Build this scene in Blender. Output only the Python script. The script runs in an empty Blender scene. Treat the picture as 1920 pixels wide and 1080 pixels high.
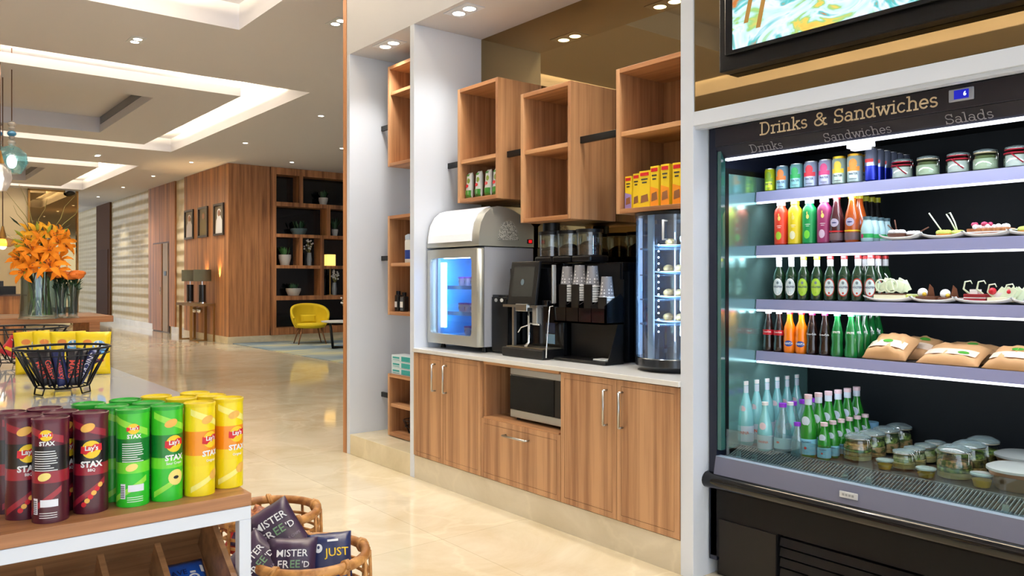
import bpy, math, random
from mathutils import Matrix, Vector
random.seed(7)
R = math.radians
sc = bpy.context.scene
COL = sc.collection
# ------------------------------------------------------------ camera
F, CX, HY, EYE = 1500.0, 960.0, 524.0, 1.40
YAW = math.atan2(1200.0, 1500.0)
FW = (math.sin(YAW), math.cos(YAW)); RT = (math.cos(YAW), -math.sin(YAW))
cam = bpy.data.cameras.new('camera'); camo = bpy.data.objects.new('camera', cam); COL.objects.link(camo)
camo.location = (0, 0, EYE); camo.rotation_euler = (R(90), 0, -YAW)
cam.sensor_width = 36; cam.lens = 36 * F / 1920; cam.shift_y = (HY - 540) / 1920
cam.clip_start = .05; cam.clip_end = 200
sc.camera = camo
# ------------------------------------------------------------ world and exposure
w = bpy.data.worlds.new('world'); sc.world = w; w.use_nodes = True
w.node_tree.nodes['Background'].inputs[0].default_value = (.78, .88, 1.0, 1)
w.node_tree.nodes['Background'].inputs[1].default_value = 1.7
sc.view_settings.view_transform = 'Standard'; sc.view_settings.look = 'None'
sc.view_settings.exposure = 0.8; sc.view_settings.gamma = 1.0
sc.cycles.use_denoising = True
sc.cycles.max_bounces = 10; sc.cycles.diffuse_bounces = 4; sc.cycles.glossy_bounces = 5
sc.cycles.transparent_max_bounces = 24; sc.cycles.transmission_bounces = 6
sc.cycles.caustics_reflective = False; sc.cycles.caustics_refractive = False
sc.cycles.sample_clamp_indirect = 4.0

def spot(x, y, z, e, size=70, col=(1, .95, .89), rad=.05, blend=1.0):
    l = bpy.data.lights.new('downlight_beam', 'SPOT'); l.energy = e; l.spot_size = R(size); l.spot_blend = blend
    l.color = col; l.shadow_soft_size = rad
    o = bpy.data.objects.new('downlight_beam', l); o.location = (x, y, z); COL.objects.link(o); return o
def area(loc, rot, sx, sy, e, col=(1, .95, .85)):
    l = bpy.data.lights.new('strip_light', 'AREA'); l.shape = 'RECTANGLE'; l.size = sx; l.size_y = sy; l.energy = e; l.color = col
    o = bpy.data.objects.new('strip_light', l); o.location = loc; o.rotation_euler = rot; COL.objects.link(o); return o

# ------------------------------------------------------------ where a pixel of the photograph meets a plane of the room
def ray(px, py):
    a = (px - CX) / F
    return (FW[0] + RT[0] * a, FW[1] + RT[1] * a, (HY - py) / F)
def onX(px, py, X):
    d = ray(px, py); t = X / d[0]; return Vector((X, d[1] * t, EYE + d[2] * t))
def onY(px, py, Y):
    d = ray(px, py); t = Y / d[1]; return Vector((d[0] * t, Y, EYE + d[2] * t))
def onZ(px, py, Z):
    d = ray(px, py); t = (Z - EYE) / d[2]; return Vector((d[0] * t, d[1] * t, Z))

# ------------------------------------------------------------ mesh builder
def earc(cx, cy, rx, ry, a0, a1, n=10):
    return [(cx + rx * math.cos(R(a0 + (a1 - a0) * i / n)), cy + ry * math.sin(R(a0 + (a1 - a0) * i / n))) for i in range(n + 1)]
def frame(o, u, v):          # matrix that maps (a,b,c) to o + a*u + b*v + c*(u x v)
    u = Vector(u).normalized(); v = Vector(v).normalized(); n = u.cross(v)
    return Matrix(((u.x, v.x, n.x, o[0]), (u.y, v.y, n.y, o[1]), (u.z, v.z, n.z, o[2]), (0, 0, 0, 1)))
def T(x, y, z, rz=0, rx=0, ry=0, s=1):
    return Matrix.Translation((x, y, z)) @ Matrix.Rotation(rz, 4, 'Z') @ Matrix.Rotation(ry, 4, 'Y') @ Matrix.Rotation(rx, 4, 'X') @ Matrix.Scale(s, 4)
_tc = {}
def text_geo(s, size, bold=0.0, align='CENTER'):
    k = (s, size, bold, align)
    if k not in _tc:
        cu = bpy.data.curves.new('t', 'FONT'); cu.body = s; cu.size = size; cu.align_x = align; cu.align_y = 'CENTER'
        cu.resolution_u = 2; cu.offset = bold * size
        o = bpy.data.objects.new('t', cu); COL.objects.link(o)
        dg = bpy.context.evaluated_depsgraph_get()
        me = bpy.data.meshes.new_from_object(o.evaluated_get(dg))
        _tc[k] = ([tuple(v.co) for v in me.vertices], [tuple(p.vertices) for p in me.polygons])
        bpy.data.objects.remove(o); bpy.data.curves.remove(cu); bpy.data.meshes.remove(me)
    return _tc[k]
class MB:
    def __init__(s): s.v = []; s.f = []; s.m = []; s.s = []
    def add(s, vs, fs, mi=0, M=None, smooth=False):
        b = len(s.v)
        s.v += [tuple(M @ Vector(p)) if M is not None else tuple(p) for p in vs]
        for i, f in enumerate(fs):
            s.f.append([b + k for k in f]); s.m.append(mi[i] if isinstance(mi, (list, tuple)) else mi); s.s.append(smooth)
        return s
    def box(s, x0, x1, y0, y1, z0, z1, mi=0, M=None):
        x0, x1 = sorted((x0, x1)); y0, y1 = sorted((y0, y1)); z0, z1 = sorted((z0, z1))
        vs = [(x, y, z) for z in (z0, z1) for y in (y0, y1) for x in (x0, x1)]
        return s.add(vs, [(0, 2, 3, 1), (4, 5, 7, 6), (0, 1, 5, 4), (2, 6, 7, 3), (0, 4, 6, 2), (1, 3, 7, 5)], mi, M)
    def cbox(s, c, d, mi=0, M=None):
        return s.box(c[0] - d[0] / 2, c[0] + d[0] / 2, c[1] - d[1] / 2, c[1] + d[1] / 2, c[2] - d[2] / 2, c[2] + d[2] / 2, mi, M)
    def lathe(s, prof, seg=20, mi=0, M=None, sy=1.0, fn=None):
        n = len(prof); rings = []; vs = []; fs = []; ms = []
        def ring(p):
            r, z = p; b = len(vs)
            for k in range(seg):
                a = 2 * math.pi * k / seg; q = fn(a, z) if fn else 1
                vs.append((r * math.cos(a) * q, r * math.sin(a) * sy * q, z))
            return b
        prev = ring(prof[0])
        for i in range(n - 1):
            cur = ring(prof[i + 1])
            if prof[i] != prof[i + 1]:
                for k in range(seg):
                    k2 = (k + 1) % seg
                    fs.append((prev + k, prev + k2, cur + k2, cur + k)); ms.append(mi[i] if isinstance(mi, (list, tuple)) else mi)
            if i < n - 2:
                a = Vector((prof[i + 1][0] - prof[i][0], prof[i + 1][1] - prof[i][1])); b = Vector((prof[i + 2][0] - prof[i + 1][0], prof[i + 2][1] - prof[i + 1][1]))
                if a.length > 1e-7 and b.length > 1e-7 and a.angle(b) > R(38): cur = ring(prof[i + 1])
            prev = cur
        s.add(vs, fs, ms, M, True)
        for p, z0, top in ((prof[0], 0, False), (prof[-1], 0, True)):
            if p[0] > 1e-4:
                c = [(p[0] * math.cos(2 * math.pi * k / seg) * (fn(2 * math.pi * k / seg, p[1]) if fn else 1), p[0] * sy * math.sin(2 * math.pi * k / seg) * (fn(2 * math.pi * k / seg, p[1]) if fn else 1), p[1]) for k in range(seg)]
                if getattr(s, 'open_ends', False): continue
                mm = (mi[-1] if top else mi[0]) if isinstance(mi, (list, tuple)) else mi
                s.add(c, [tuple(range(seg)) if top else tuple(reversed(range(seg)))], mm, M)
        return s
    def cyl(s, c, r, h, mi=0, seg=20, M=None, r2=None):
        MM = Matrix.Translation(c) if M is None else M @ Matrix.Translation(c)
        return s.lathe([(r, 0), (r if r2 is None else r2, h)], seg, mi, MM)
    def ball(s, c, r, mi=0, seg=12, rings=8, sc_=(1, 1, 1), M=None):
        MM = Matrix.Translation(c) @ Matrix.Diagonal((sc_[0], sc_[1], sc_[2], 1))
        if M is not None: MM = M @ MM
        return s.lathe([(max(1e-5, r * math.sin(math.pi * i / rings)), -r * math.cos(math.pi * i / rings)) for i in range(rings + 1)], seg, mi, MM)
    def tube(s, pts, r, seg=6, mi=0, closed=False, M=None, r2=None):
        pts = [Vector(p) for p in pts]; n = len(pts); vs = []; fs = []; up0 = None
        for i, p in enumerate(pts):
            if closed: t = pts[(i + 1) % n] - pts[i - 1]
            else: t = pts[min(i + 1, n - 1)] - pts[max(i - 1, 0)]
            t.normalize()
            if up0 is None: up0 = Vector((0, 0, 1)) if abs(t.z) < .9 else Vector((1, 0, 0))
            u = (up0 - t * up0.dot(t))
            if u.length < 1e-4: u = Vector((1, 0, 0)) - t * t.x
            u.normalize(); up0 = u; q = t.cross(u)
            rr = r if r2 is None else r + (r2 - r) * i / max(1, n - 1)
            for k in range(seg):
                a = 2 * math.pi * k / seg; vs.append(tuple(p + u * (rr * math.cos(a)) + q * (rr * math.sin(a))))
        for i in range(n if closed else n - 1):
            j = (i + 1) % n
            for k in range(seg):
                k2 = (k + 1) % seg; fs.append((i * seg + k, i * seg + k2, j * seg + k2, j * seg + k))
        if not closed: fs += [tuple(reversed(range(seg))), tuple(range((n - 1) * seg, n * seg))]
        return s.add(vs, fs, mi, M, True)
    def poly(s, pts, mi=0, M=None): return s.add(pts, [tuple(range(len(pts)))], mi, M)
    def plate(s, pts2, d, mi=0, M=None, side=None):          # 2d outline in local xy, thickness d along local z
        n = len(pts2); vs = [(p[0], p[1], 0) for p in pts2] + [(p[0], p[1], d) for p in pts2]
        fs = [tuple(reversed(range(n))), tuple(range(n, 2 * n))] + [(k, (k + 1) % n, n + (k + 1) % n, n + k) for k in range(n)]
        ms = [mi, mi] + [mi if side is None else side] * n
        return s.add(vs, fs, ms, M)
    def text(s, t, size, M, mi=0, bold=0.0, align='CENTER', wrap=None, sx=1.0):
        v, f = text_geo(t, size, bold, align)
        if wrap:                                             # wrap = (radius, angle, z): bend round a vertical cylinder
            r, a0, z0 = wrap; v = [(r * math.cos(a0 + p[0] * sx / r), r * math.sin(a0 + p[0] * sx / r), z0 + p[1]) for p in v]
        else: v = [(p[0] * sx, p[1], p[2]) for p in v]
        return s.add(v, f, mi, M)
    def decal(s, pts, wrap, mi=0, M=None):                   # flat outline bent round a vertical cylinder, cut into strips
        r, a0, z0 = wrap; n = len(pts)
        cx = sum(p[0] for p in pts) / n; cz = sum(p[1] for p in pts) / n
        f = lambda p: (r * math.cos(a0 + p[0] / r), r * math.sin(a0 + p[0] / r), z0 + p[1])
        q = (.25, .5, .75, 1.0); vs = [f((cx, cz))] + [f((cx + (p[0] - cx) * t, cz + (p[1] - cz) * t)) for t in q for p in pts]
        fs = [(0, 1 + k, 1 + (k + 1) % n) for k in range(n)]
        for j in range(3): fs += [(1 + j * n + k, 1 + (j + 1) * n + k, 1 + (j + 1) * n + (k + 1) % n, 1 + j * n + (k + 1) % n) for k in range(n)]
        return s.add(vs, fs, mi, M)
    def rect(s, u0, u1, z0, z1, wrap, mi=0, M=None, n=6):
        r, a0, zz = wrap; vs = []
        for i in range(n + 1):
            u = u0 + (u1 - u0) * i / n; a = a0 + u / r
            vs += [(r * math.cos(a), r * math.sin(a), zz + z0), (r * math.cos(a), r * math.sin(a), zz + z1)]
        return s.add(vs, [(2 * i, 2 * i + 2, 2 * i + 3, 2 * i + 1) for i in range(n)], mi, M, True)
    def stroke(s, pts, wd, M, mi=0, d=.0015):
        for (a, b) in zip(pts[:-1], pts[1:]):
            a = Vector(a); b = Vector(b); t = b - a
            if t.length < 1e-6: continue
            t.normalize(); n = Vector((-t.y, t.x)) * wd / 2; e = t * wd * .25
            q = [a - e - n, b + e - n, b + e + n, a - e + n]
            s.plate([(p.x, p.y) for p in q], d, mi, M)
        return s
    def build(s, name, mats, parent=None, bevel=0, seg=2, loc=None):
        me = bpy.data.meshes.new(name)
        off = Vector((0, 0, 0))
        if parent is not None and not s.__dict__.get('local'): off = WL.get(parent.name, Vector((0, 0, 0)))
        if loc is not None: off = Vector(loc)
        me.from_pydata([tuple(Vector(v) - off) for v in s.v], [], s.f)
        for m_ in (mats if isinstance(mats, (list, tuple)) else [mats]): me.materials.append(m_)
        me.polygons.foreach_set('material_index', s.m); me.polygons.foreach_set('use_smooth', s.s)
        me.update()
        o = bpy.data.objects.new(name, me); COL.objects.link(o)
        if parent is not None: o.parent = parent; WL[o.name] = off.copy()
        elif loc is not None: o.location = loc; WL[o.name] = Vector(loc)
        if bevel:
            b = o.modifiers.new('bevel', 'BEVEL'); b.width = bevel; b.segments = seg; b.limit_method = 'ANGLE'; b.angle_limit = R(40)
        return o
WL = {}
def local():
    m = MB(); m.local = True; return m
def tag(o, label=None, cat=None, group=None, kind=None):
    if label: o['label'] = label
    if cat: o['category'] = cat
    if group: o['group'] = group
    if kind: o['kind'] = kind
    return o
def thing(name, label, cat, loc=(0, 0, 0), rz=0, group=None):
    o = bpy.data.objects.new(name, None); COL.objects.link(o); o.location = loc; o.rotation_euler.z = rz
    o.empty_display_size = .05; WL[o.name] = Vector(loc)
    return tag(o, label, cat, group)
def struct(name, mb, mats, **k):
    o = mb.build(name, mats, **k); o['kind'] = 'structure'; return o
def dup(root, loc, rz=None, label=None, group=None):
    kids = {}
    r = root.copy(); COL.objects.link(r); r.location = loc
    if rz is not None: r.rotation_euler.z = rz
    if label: r['label'] = label
    if group: r['group'] = group
    def rec(a, b):
        for ch in a.children:
            if ch.name in seen: continue
            seen.add(ch.name); c = ch.copy(); COL.objects.link(c); c.parent = b; seen.add(c.name); rec(ch, c)
    seen = set(); rec(root, r); return r
class Maker:                                                 # the first call uses the source itself, later calls copy it
    def __init__(s, fn): s.fn = fn; s.src = {}
    def __call__(s, key, loc, rz, label, group=None):
        if key not in s.src:
            o = s.fn(key); s.src[key] = o; o.location = loc; o.rotation_euler.z = rz; o['label'] = label
            if group: o['group'] = group
            return o
        return dup(s.src[key], loc, rz, label, group)
ORD = ['first', 'second', 'third', 'fourth', 'fifth', 'sixth', 'seventh', 'eighth', 'ninth', 'tenth']

# ------------------------------------------------------------ materials
def lin(c):
    return tuple((x / 255 / 12.92) if x / 255 <= .04045 else ((x / 255 + .055) / 1.055) ** 2.4 for x in c) + (1,)
_m = {}
def mat(name, c, rough=.5, metal=0, emit=None, es=1, coat=0, spec=.5, sheen=0):
    if name in _m: return _m[name]
    m = bpy.data.materials.new(name); m.use_nodes = True; b = m.node_tree.nodes['Principled BSDF']
    b.inputs['Base Color'].default_value = lin(c); b.inputs['Roughness'].default_value = rough; b.inputs['Metallic'].default_value = metal
    b.inputs['Coat Weight'].default_value = coat; b.inputs['Coat Roughness'].default_value = .05; b.inputs['Specular IOR Level'].default_value = spec
    if emit: b.inputs['Emission Color'].default_value = lin(emit); b.inputs['Emission Strength'].default_value = es
    _m[name] = m; return m
def glass(name, tint=(235, 245, 245), gloss=.12, rough=.02, haze=0.0, hazec=(220, 230, 230)):   # thin clear wall: see-through with a mirror sheen that grows at grazing angles
    if name in _m: return _m[name]
    m = bpy.data.materials.new(name); m.use_nodes = True; nt = m.node_tree; N = nt.nodes; L = nt.links
    N.remove(N['Principled BSDF']); out = N['Material Output']
    tr = N.new('ShaderNodeBsdfTransparent'); tr.inputs[0].default_value = lin(tint)
    gl = N.new('ShaderNodeBsdfGlossy'); gl.inputs['Roughness'].default_value = rough
    lw = N.new('ShaderNodeLayerWeight'); lw.inputs[0].default_value = .25
    mr = N.new('ShaderNodeMapRange'); mr.inputs['To Min'].default_value = gloss; mr.inputs['To Max'].default_value = .75
    L.new(lw.outputs['Facing'], mr.inputs['Value'])
    mx = N.new('ShaderNodeMixShader'); L.new(mr.outputs[0], mx.inputs[0]); L.new(tr.outputs[0], mx.inputs[1]); L.new(gl.outputs[0], mx.inputs[2])
    last = mx
    if haze:
        df = N.new('ShaderNodeBsdfDiffuse'); df.inputs[0].default_value = lin(hazec)
        m2 = N.new('ShaderNodeMixShader'); m2.inputs[0].default_value = haze; L.new(mx.outputs[0], m2.inputs[1]); L.new(df.outputs[0], m2.inputs[2]); last = m2
    L.new(last.outputs[0], out.inputs[0]); _m[name] = m; return m
def node_mat(name):
    m = bpy.data.materials.new(name); m.use_nodes = True; nt = m.node_tree; return m, nt.nodes, nt.links, nt.nodes['Principled BSDF']
def wood(name, ca, cb, axis='z', strip=9.0, rough=.4, fine=28, contrast=1.0):
    if name in _m: return _m[name]
    m, N, L, B = node_mat(name)
    tc = N.new('ShaderNodeTexCoord')
    def noise(sc_along, sc_across, detail, off=0):
        mp = N.new('ShaderNodeMapping'); s = {'x': (sc_along, sc_across, sc_across), 'y': (sc_across, sc_along, sc_across), 'z': (sc_across, sc_across, sc_along)}[axis]
        mp.inputs['Scale'].default_value = s; mp.inputs['Location'].default_value = (off, off * .7, off * .3); L.new(tc.outputs['Object'], mp.inputs[0])
        n = N.new('ShaderNodeTexNoise'); n.inputs['Scale'].default_value = 1; n.inputs['Detail'].default_value = detail; n.inputs['Roughness'].default_value = .6
        L.new(mp.outputs[0], n.inputs[0]); return n
    n1 = noise(.9, fine, 5); n2 = noise(.05, strip, 1, 3.3)
    st = N.new('ShaderNodeMath'); st.operation = 'SNAP'; st.inputs[1].default_value = .06; L.new(n2.outputs[0], st.inputs[0])
    ad = N.new('ShaderNodeMath'); ad.operation = 'ADD'; L.new(n1.outputs[0], ad.inputs[0]); L.new(st.outputs[0], ad.inputs[1])
    r = N.new('ShaderNodeValToRGB'); e = r.color_ramp.elements
    e[0].position = .72; e[0].color = lin(cb); e[1].position = 1.28 if False else 1.0; e[1].color = lin(ca)
    mr = N.new('ShaderNodeMapRange'); mr.inputs['From Min'].default_value = .7; mr.inputs['From Max'].default_value = 1.3; L.new(ad.outputs[0], mr.inputs[0])
    e[0].position = .12; e[1].position = .75; L.new(mr.outputs[0], r.inputs[0]); L.new(r.outputs[0], B.inputs['Base Color'])
    B.inputs['Roughness'].default_value = rough
    bp = N.new('ShaderNodeBump'); bp.inputs['Strength'].default_value = .06; bp.inputs['Distance'].default_value = .01; L.new(n1.outputs[0], bp.inputs['Height']); L.new(bp.outputs[0], B.inputs['Normal'])
    _m[name] = m; return m
def marble(name, c, vein, tile=None, rough=.1, grout=(190, 170, 130), tile_h=None):
    if name in _m: return _m[name]
    m, N, L, B = node_mat(name)
    tc = N.new('ShaderNodeTexCoord')
    n = N.new('ShaderNodeTexNoise'); n.inputs['Scale'].default_value = 1.1; n.inputs['Detail'].default_value = 9; n.inputs['Roughness'].default_value = .62; n.inputs['Distortion'].default_value = 1.4
    L.new(tc.outputs['Object'], n.inputs[0])
    r = N.new('ShaderNodeValToRGB'); e = r.color_ramp.elements; e[0].position = .3; e[0].color = lin(vein); e[1].position = .62; e[1].color = lin(c)
    L.new(n.outputs[0], r.inputs[0]); last = r.outputs[0]
    v = N.new('ShaderNodeTexVoronoi'); v.feature = 'DISTANCE_TO_EDGE'; v.inputs['Scale'].default_value = 1.3
    n3 = N.new('ShaderNodeTexNoise'); n3.inputs['Scale'].default_value = 3; n3.inputs['Detail'].default_value = 5; L.new(tc.outputs['Object'], n3.inputs[0])
    ma = N.new('ShaderNodeVectorMath'); ma.operation = 'MULTIPLY_ADD'; ma.inputs[1].default_value = (.5, .5, .5); L.new(n3.outputs['Color'], ma.inputs[0]); L.new(tc.outputs['Object'], ma.inputs[2]); L.new(ma.outputs[0], v.inputs[0])
    vr = N.new('ShaderNodeMapRange'); vr.inputs['From Max'].default_value = .035; vr.inputs['To Min'].default_value = .35; vr.inputs['To Max'].default_value = 0; L.new(v.outputs[0], vr.inputs[0])
    mx = N.new('ShaderNodeMix'); mx.data_type = 'RGBA'; L.new(vr.outputs[0], mx.inputs[0]); L.new(last, mx.inputs[6]); mx.inputs[7].default_value = lin(tuple(min(255, int(k * 1.06)) for k in c)); last = mx.outputs[2]
    if tile:
        b = N.new('ShaderNodeTexBrick'); b.offset = 0; b.inputs['Scale'].default_value = 1; b.inputs['Mortar Size'].default_value = .002
        b.inputs['Brick Width'].default_value = tile; b.inputs['Row Height'].default_value = tile_h or tile
        b.inputs['Color1'].default_value = (1, 1, 1, 1); b.inputs['Color2'].default_value = (.93, .93, .93, 1); b.inputs['Mortar'].default_value = (.72, .7, .66, 1)
        L.new(tc.outputs['Object'], b.inputs[0])
        m2 = N.new('ShaderNodeMix'); m2.data_type = 'RGBA'; m2.blend_type = 'MULTIPLY'; m2.inputs[0].default_value = 1; L.new(last, m2.inputs[6]); L.new(b.outputs[0], m2.inputs[7]); last = m2.outputs[2]
    L.new(last, B.inputs['Base Color']); B.inputs['Roughness'].default_value = rough
    _m[name] = m; return m
def two_tone(name, a, b, scale, rough=.5, lo=.4, hi=.6, bump=0, stretch=(1, 1, 1), metal=0):
    if name in _m: return _m[name]
    m, N, L, B = node_mat(name); tc = N.new('ShaderNodeTexCoord'); mp = N.new('ShaderNodeMapping'); mp.inputs['Scale'].default_value = stretch
    n = N.new('ShaderNodeTexNoise'); n.inputs['Scale'].default_value = scale; n.inputs['Detail'].default_value = 4
    L.new(tc.outputs['Object'], mp.inputs[0]); L.new(mp.outputs[0], n.inputs[0]); r = N.new('ShaderNodeValToRGB'); e = r.color_ramp.elements
    e[0].position = lo; e[0].color = lin(a); e[1].position = hi; e[1].color = lin(b); L.new(n.outputs[0], r.inputs[0]); L.new(r.outputs[0], B.inputs['Base Color'])
    B.inputs['Roughness'].default_value = rough; B.inputs['Metallic'].default_value = metal
    if bump:
        bp = N.new('ShaderNodeBump'); bp.inputs['Strength'].default_value = bump; bp.inputs['Distance'].default_value = .02; L.new(n.outputs[0], bp.inputs['Height']); L.new(bp.outputs[0], B.inputs['Normal'])
    _m[name] = m; return m

WOOD = wood('walnut_vertical', (190, 146, 106), (142, 98, 66), 'z')
WOODY = wood('walnut_along_y', (196, 148, 104), (146, 98, 62), 'y')
WOODX = wood('walnut_along_x', (190, 136, 92), (136, 88, 54), 'x', strip=7)
TEAK = wood('teak_panel', (182, 126, 80), (122, 76, 42), 'z', strip=7, fine=20, rough=.5)
WHITE = mat('white_paint', (218, 225, 236), .45)
WALL = mat('wall_paint', (214, 219, 230), .6)
CEIL = mat('ceiling_paint', (222, 222, 232), .7)
BLACK = mat('black_satin', (10, 11, 14), .35, spec=.3)
GLOSSB = mat('black_gloss', (6, 7, 10), .14, coat=.2, spec=.35)
DARK = mat('dark_grey', (44, 44, 50), .4)
STEEL = mat('brushed_steel', (190, 190, 188), .28, 1)
SILVER = mat('silver_plastic', (196, 198, 196), .3, .6)
CHROME = mat('chrome', (225, 228, 230), .08, 1)
BRASS = mat('aged_brass', (150, 112, 60), .35, .9)
MIRROR = mat('bronze_mirror', (150, 128, 90), .02, 1)
GLASS = glass('clear_glass')
LED = mat('led_white', (255, 255, 255), .5, emit=(240, 246, 255), es=9)
LAMP = mat('lamp_warm', (255, 255, 255), .5, emit=(255, 240, 215), es=14)
TXTW = mat('print_white', (238, 238, 236), .5)
# ============================================================ THE SETTING
CH = 3.93            # lobby ceiling
FLOOR = marble('cream_marble_floor', (236, 225, 198), (216, 199, 164), tile=1.2, rough=.07)
STONE = marble('cream_stone', (228, 216, 186), (206, 192, 158), rough=.25)
struct('floor', MB().box(-9, 16, -6, 37, -.1, 0), FLOOR)
# ceiling: slabs between three lit recesses
holes = [(-2.9, 2.905, -2.5, 8.06), (-2.9, 4.63, 10.17, 16.62), (-2.9, 4.64, 19.10, 25.2)]
c = MB()
ys = [-6, -2.5, 8.06, 10.17, 16.62, 19.10, 25.2, 37]
for i in range(7):
    if i % 2 == 0: c.box(-9, 16, ys[i], ys[i + 1], CH, CH + .4)
    else:
        h = holes[(i - 1) // 2]; c.box(-9, h[0], ys[i], ys[i + 1], CH, CH + .4); c.box(h[1], 16, ys[i], ys[i + 1], CH, CH + .4)
struct('ceiling', c, CEIL)
for n, h in enumerate(holes):
    x0, x1, y0, y1 = h; top = CH + .26
    t = MB(); t.box(x0, x1, y0, y1, top, top + .05)
    struct('ceiling', t, CEIL)
    # hung panel with a raised tray in its middle
    px0, px1, py0, py1 = x0 + .65, x1 - .65, y0 + .8, y1 - .6
    tx0, tx1, ty0, ty1 = px0 + .9, px1 - .92, py0 + .85, py1 - .82
    if n == 0: ty0, ty1 = 1.5, 5.5
    p = MB()
    for b in ((px0, tx0, py0, py1), (tx1, px1, py0, py1), (tx0, tx1, py0, ty0), (tx0, tx1, ty1, py1)): p.box(b[0], b[1], b[2], b[3], CH, CH + .12)
    for b in ((tx0 - .03, tx0, ty0, ty1), (tx1, tx1 + .03, ty0, ty1), (tx0, tx1, ty0 - .03, ty0), (tx0, tx1, ty1, ty1 + .03)): p.box(b[0], b[1], b[2], b[3], CH + .12, CH + .32)
    p.box(tx0 - .03, tx1 + .03, ty0 - .03, ty1 + .03, CH + .32, CH + .36)
    struct('ceiling', p, CEIL)
    if n: struct('trim_%d' % n, MB().box(tx1 - .012, tx1, ty0 + .15, ty1 - .1, CH + .13, CH + .25), mat('air_slot', (120, 124, 134), .5))
    W = (1, .83, .52); z = CH + .135; k = 34.0
    area(((px0 + px1) / 2, py0 - .12, z), (R(180), 0, 0), px1 - px0, .1, k * (px1 - px0), W)
    area(((px0 + px1) / 2, py1 + .12, z), (R(180), 0, 0), px1 - px0, .1, k * (px1 - px0), W)
    area((px1 + .12, (py0 + py1) / 2, z), (R(180), 0, 0), .1, py1 - py0, k * (py1 - py0), W)
    area((px0 - .12, (py0 + py1) / 2, z), (R(180), 0, 0), .1, py1 - py0, k * (py1 - py0), W)

# the niche block along the right: partitions, bulkhead, soffits, plinth
WX = 2.99; BX = 3.58; SZ = 3.206
struct('wall_right', MB().box(BX + .02, 4.3, 2.46, 5.87, 0, CH).box(BX + .02, 4.3, -1.2, .30, 0, CH).box(4.0, 4.3, .30, 2.46, 0, 2.114).box(3.013, 4.3, .37, 2.385, 2.183, SZ).box(BX + .02, 4.3, .30, 2.46, 2.114, CH), WALL)
struct('wall_right', MB().box(WX, BX + .02, -1.2, 5.87, SZ, CH), mat('bulkhead_paint', (206, 206, 210), .6))      # bulkhead over the niches
for n, (a, b) in enumerate(((5.82, 5.87), (4.845, 4.90), (2.385, 2.46), (.30, .37))):
    struct('wall_right', MB().box(WX, BX + (.42 if n > 1 else .02), a, b, 0, SZ if n < 2 else 2.114) if n < 2 else MB().box(WX, BX + .02, a, b, 0, SZ).box(BX + .02, 4.0, a, b, 0, 2.114), WHITE, bevel=.002)
struct('trim_3', MB().box(WX - .005, 4.3, 5.87, 5.925, 0, CH), TEAK)
struct('baseboard_right', MB().box(WX + .003, BX + .02, 4.90, 5.82, 0, .16), STONE, bevel=.003)
pl = marble('plinth_stone', (214, 204, 182), (196, 184, 158), rough=.2)
struct('baseboard_right', MB().box(WX + .003, BX, 2.46, 4.845, 0, .16), pl)
struct('trim_4', MB().box(WX, BX + .02, .37, 2.385, 2.114, 2.181), WHITE, bevel=.003)      # white beam over the display fridge
struct('trim_4', MB().box(WX + .01, WX + .05, .37, 2.385, 2.10, 2.114), WHITE)
m_ = MB().box(BX, BX + .018, 2.46, 4.845, .94, SZ - .002).build('mirror', MIRROR, loc=(BX, 3.6, .94)); tag(m_, 'bronze mirror wall behind the wooden shelf boxes and coffee machines', 'mirror')
m_ = MB().box(2.998, 3.012, .37, 2.385, 2.183, SZ - .002).build('mirror', MIRROR, loc=(3.0, 1.4, 2.183)); tag(m_, 'bronze mirror behind the television above the display fridge', 'mirror')

# far lobby
TEX = None
def relief():
    m, N, L, B = node_mat('cream_relief_wall'); tc = N.new('ShaderNodeTexCoord')
    w1 = N.new('ShaderNodeTexWave'); w1.bands_direction = 'Z'; w1.inputs['Scale'].default_value = 1.1; w1.inputs['Distortion'].default_value = 0
    w2 = N.new('ShaderNodeTexWave'); w2.bands_direction = 'Y'; w2.inputs['Scale'].default_value = .9; w2.inputs['Distortion'].default_value = 1.2
    L.new(tc.outputs['Object'], w1.inputs[0]); L.new(tc.outputs['Object'], w2.inputs[0])
    mu = N.new('ShaderNodeMath'); mu.operation = 'MULTIPLY_ADD'; mu.inputs[1].default_value = .35; L.new(w2.outputs['Fac'], mu.inputs[0]); L.new(w1.outputs['Fac'], mu.inputs[2])
    bp = N.new('ShaderNodeBump'); bp.inputs['Strength'].default_value = .9; bp.inputs['Distance'].default_value = .06; L.new(mu.outputs[0], bp.inputs['Height']); L.new(bp.outputs[0], B.inputs['Normal'])
    B.inputs['Base Color'].default_value = lin((232, 216, 180)); B.inputs['Roughness'].default_value = .45; return m
RELIEF = relief()
SX = 6.12
struct('wall_side', MB().box(SX, SX + .2, 20.6, 37, 0, CH), RELIEF)
struct('wall_side', MB().box(6.04, 7.02, 17.4, 20.55, .15, CH), TEAK)        # wood-clad corner block
struct('baseboard_side', MB().box(6.02, 10.8, 17.38, 20.57, 0, .15), STONE)
struct('baseboard_side', MB().box(SX - .02, SX, 20.57, 37, 0, .18), STONE)
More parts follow.
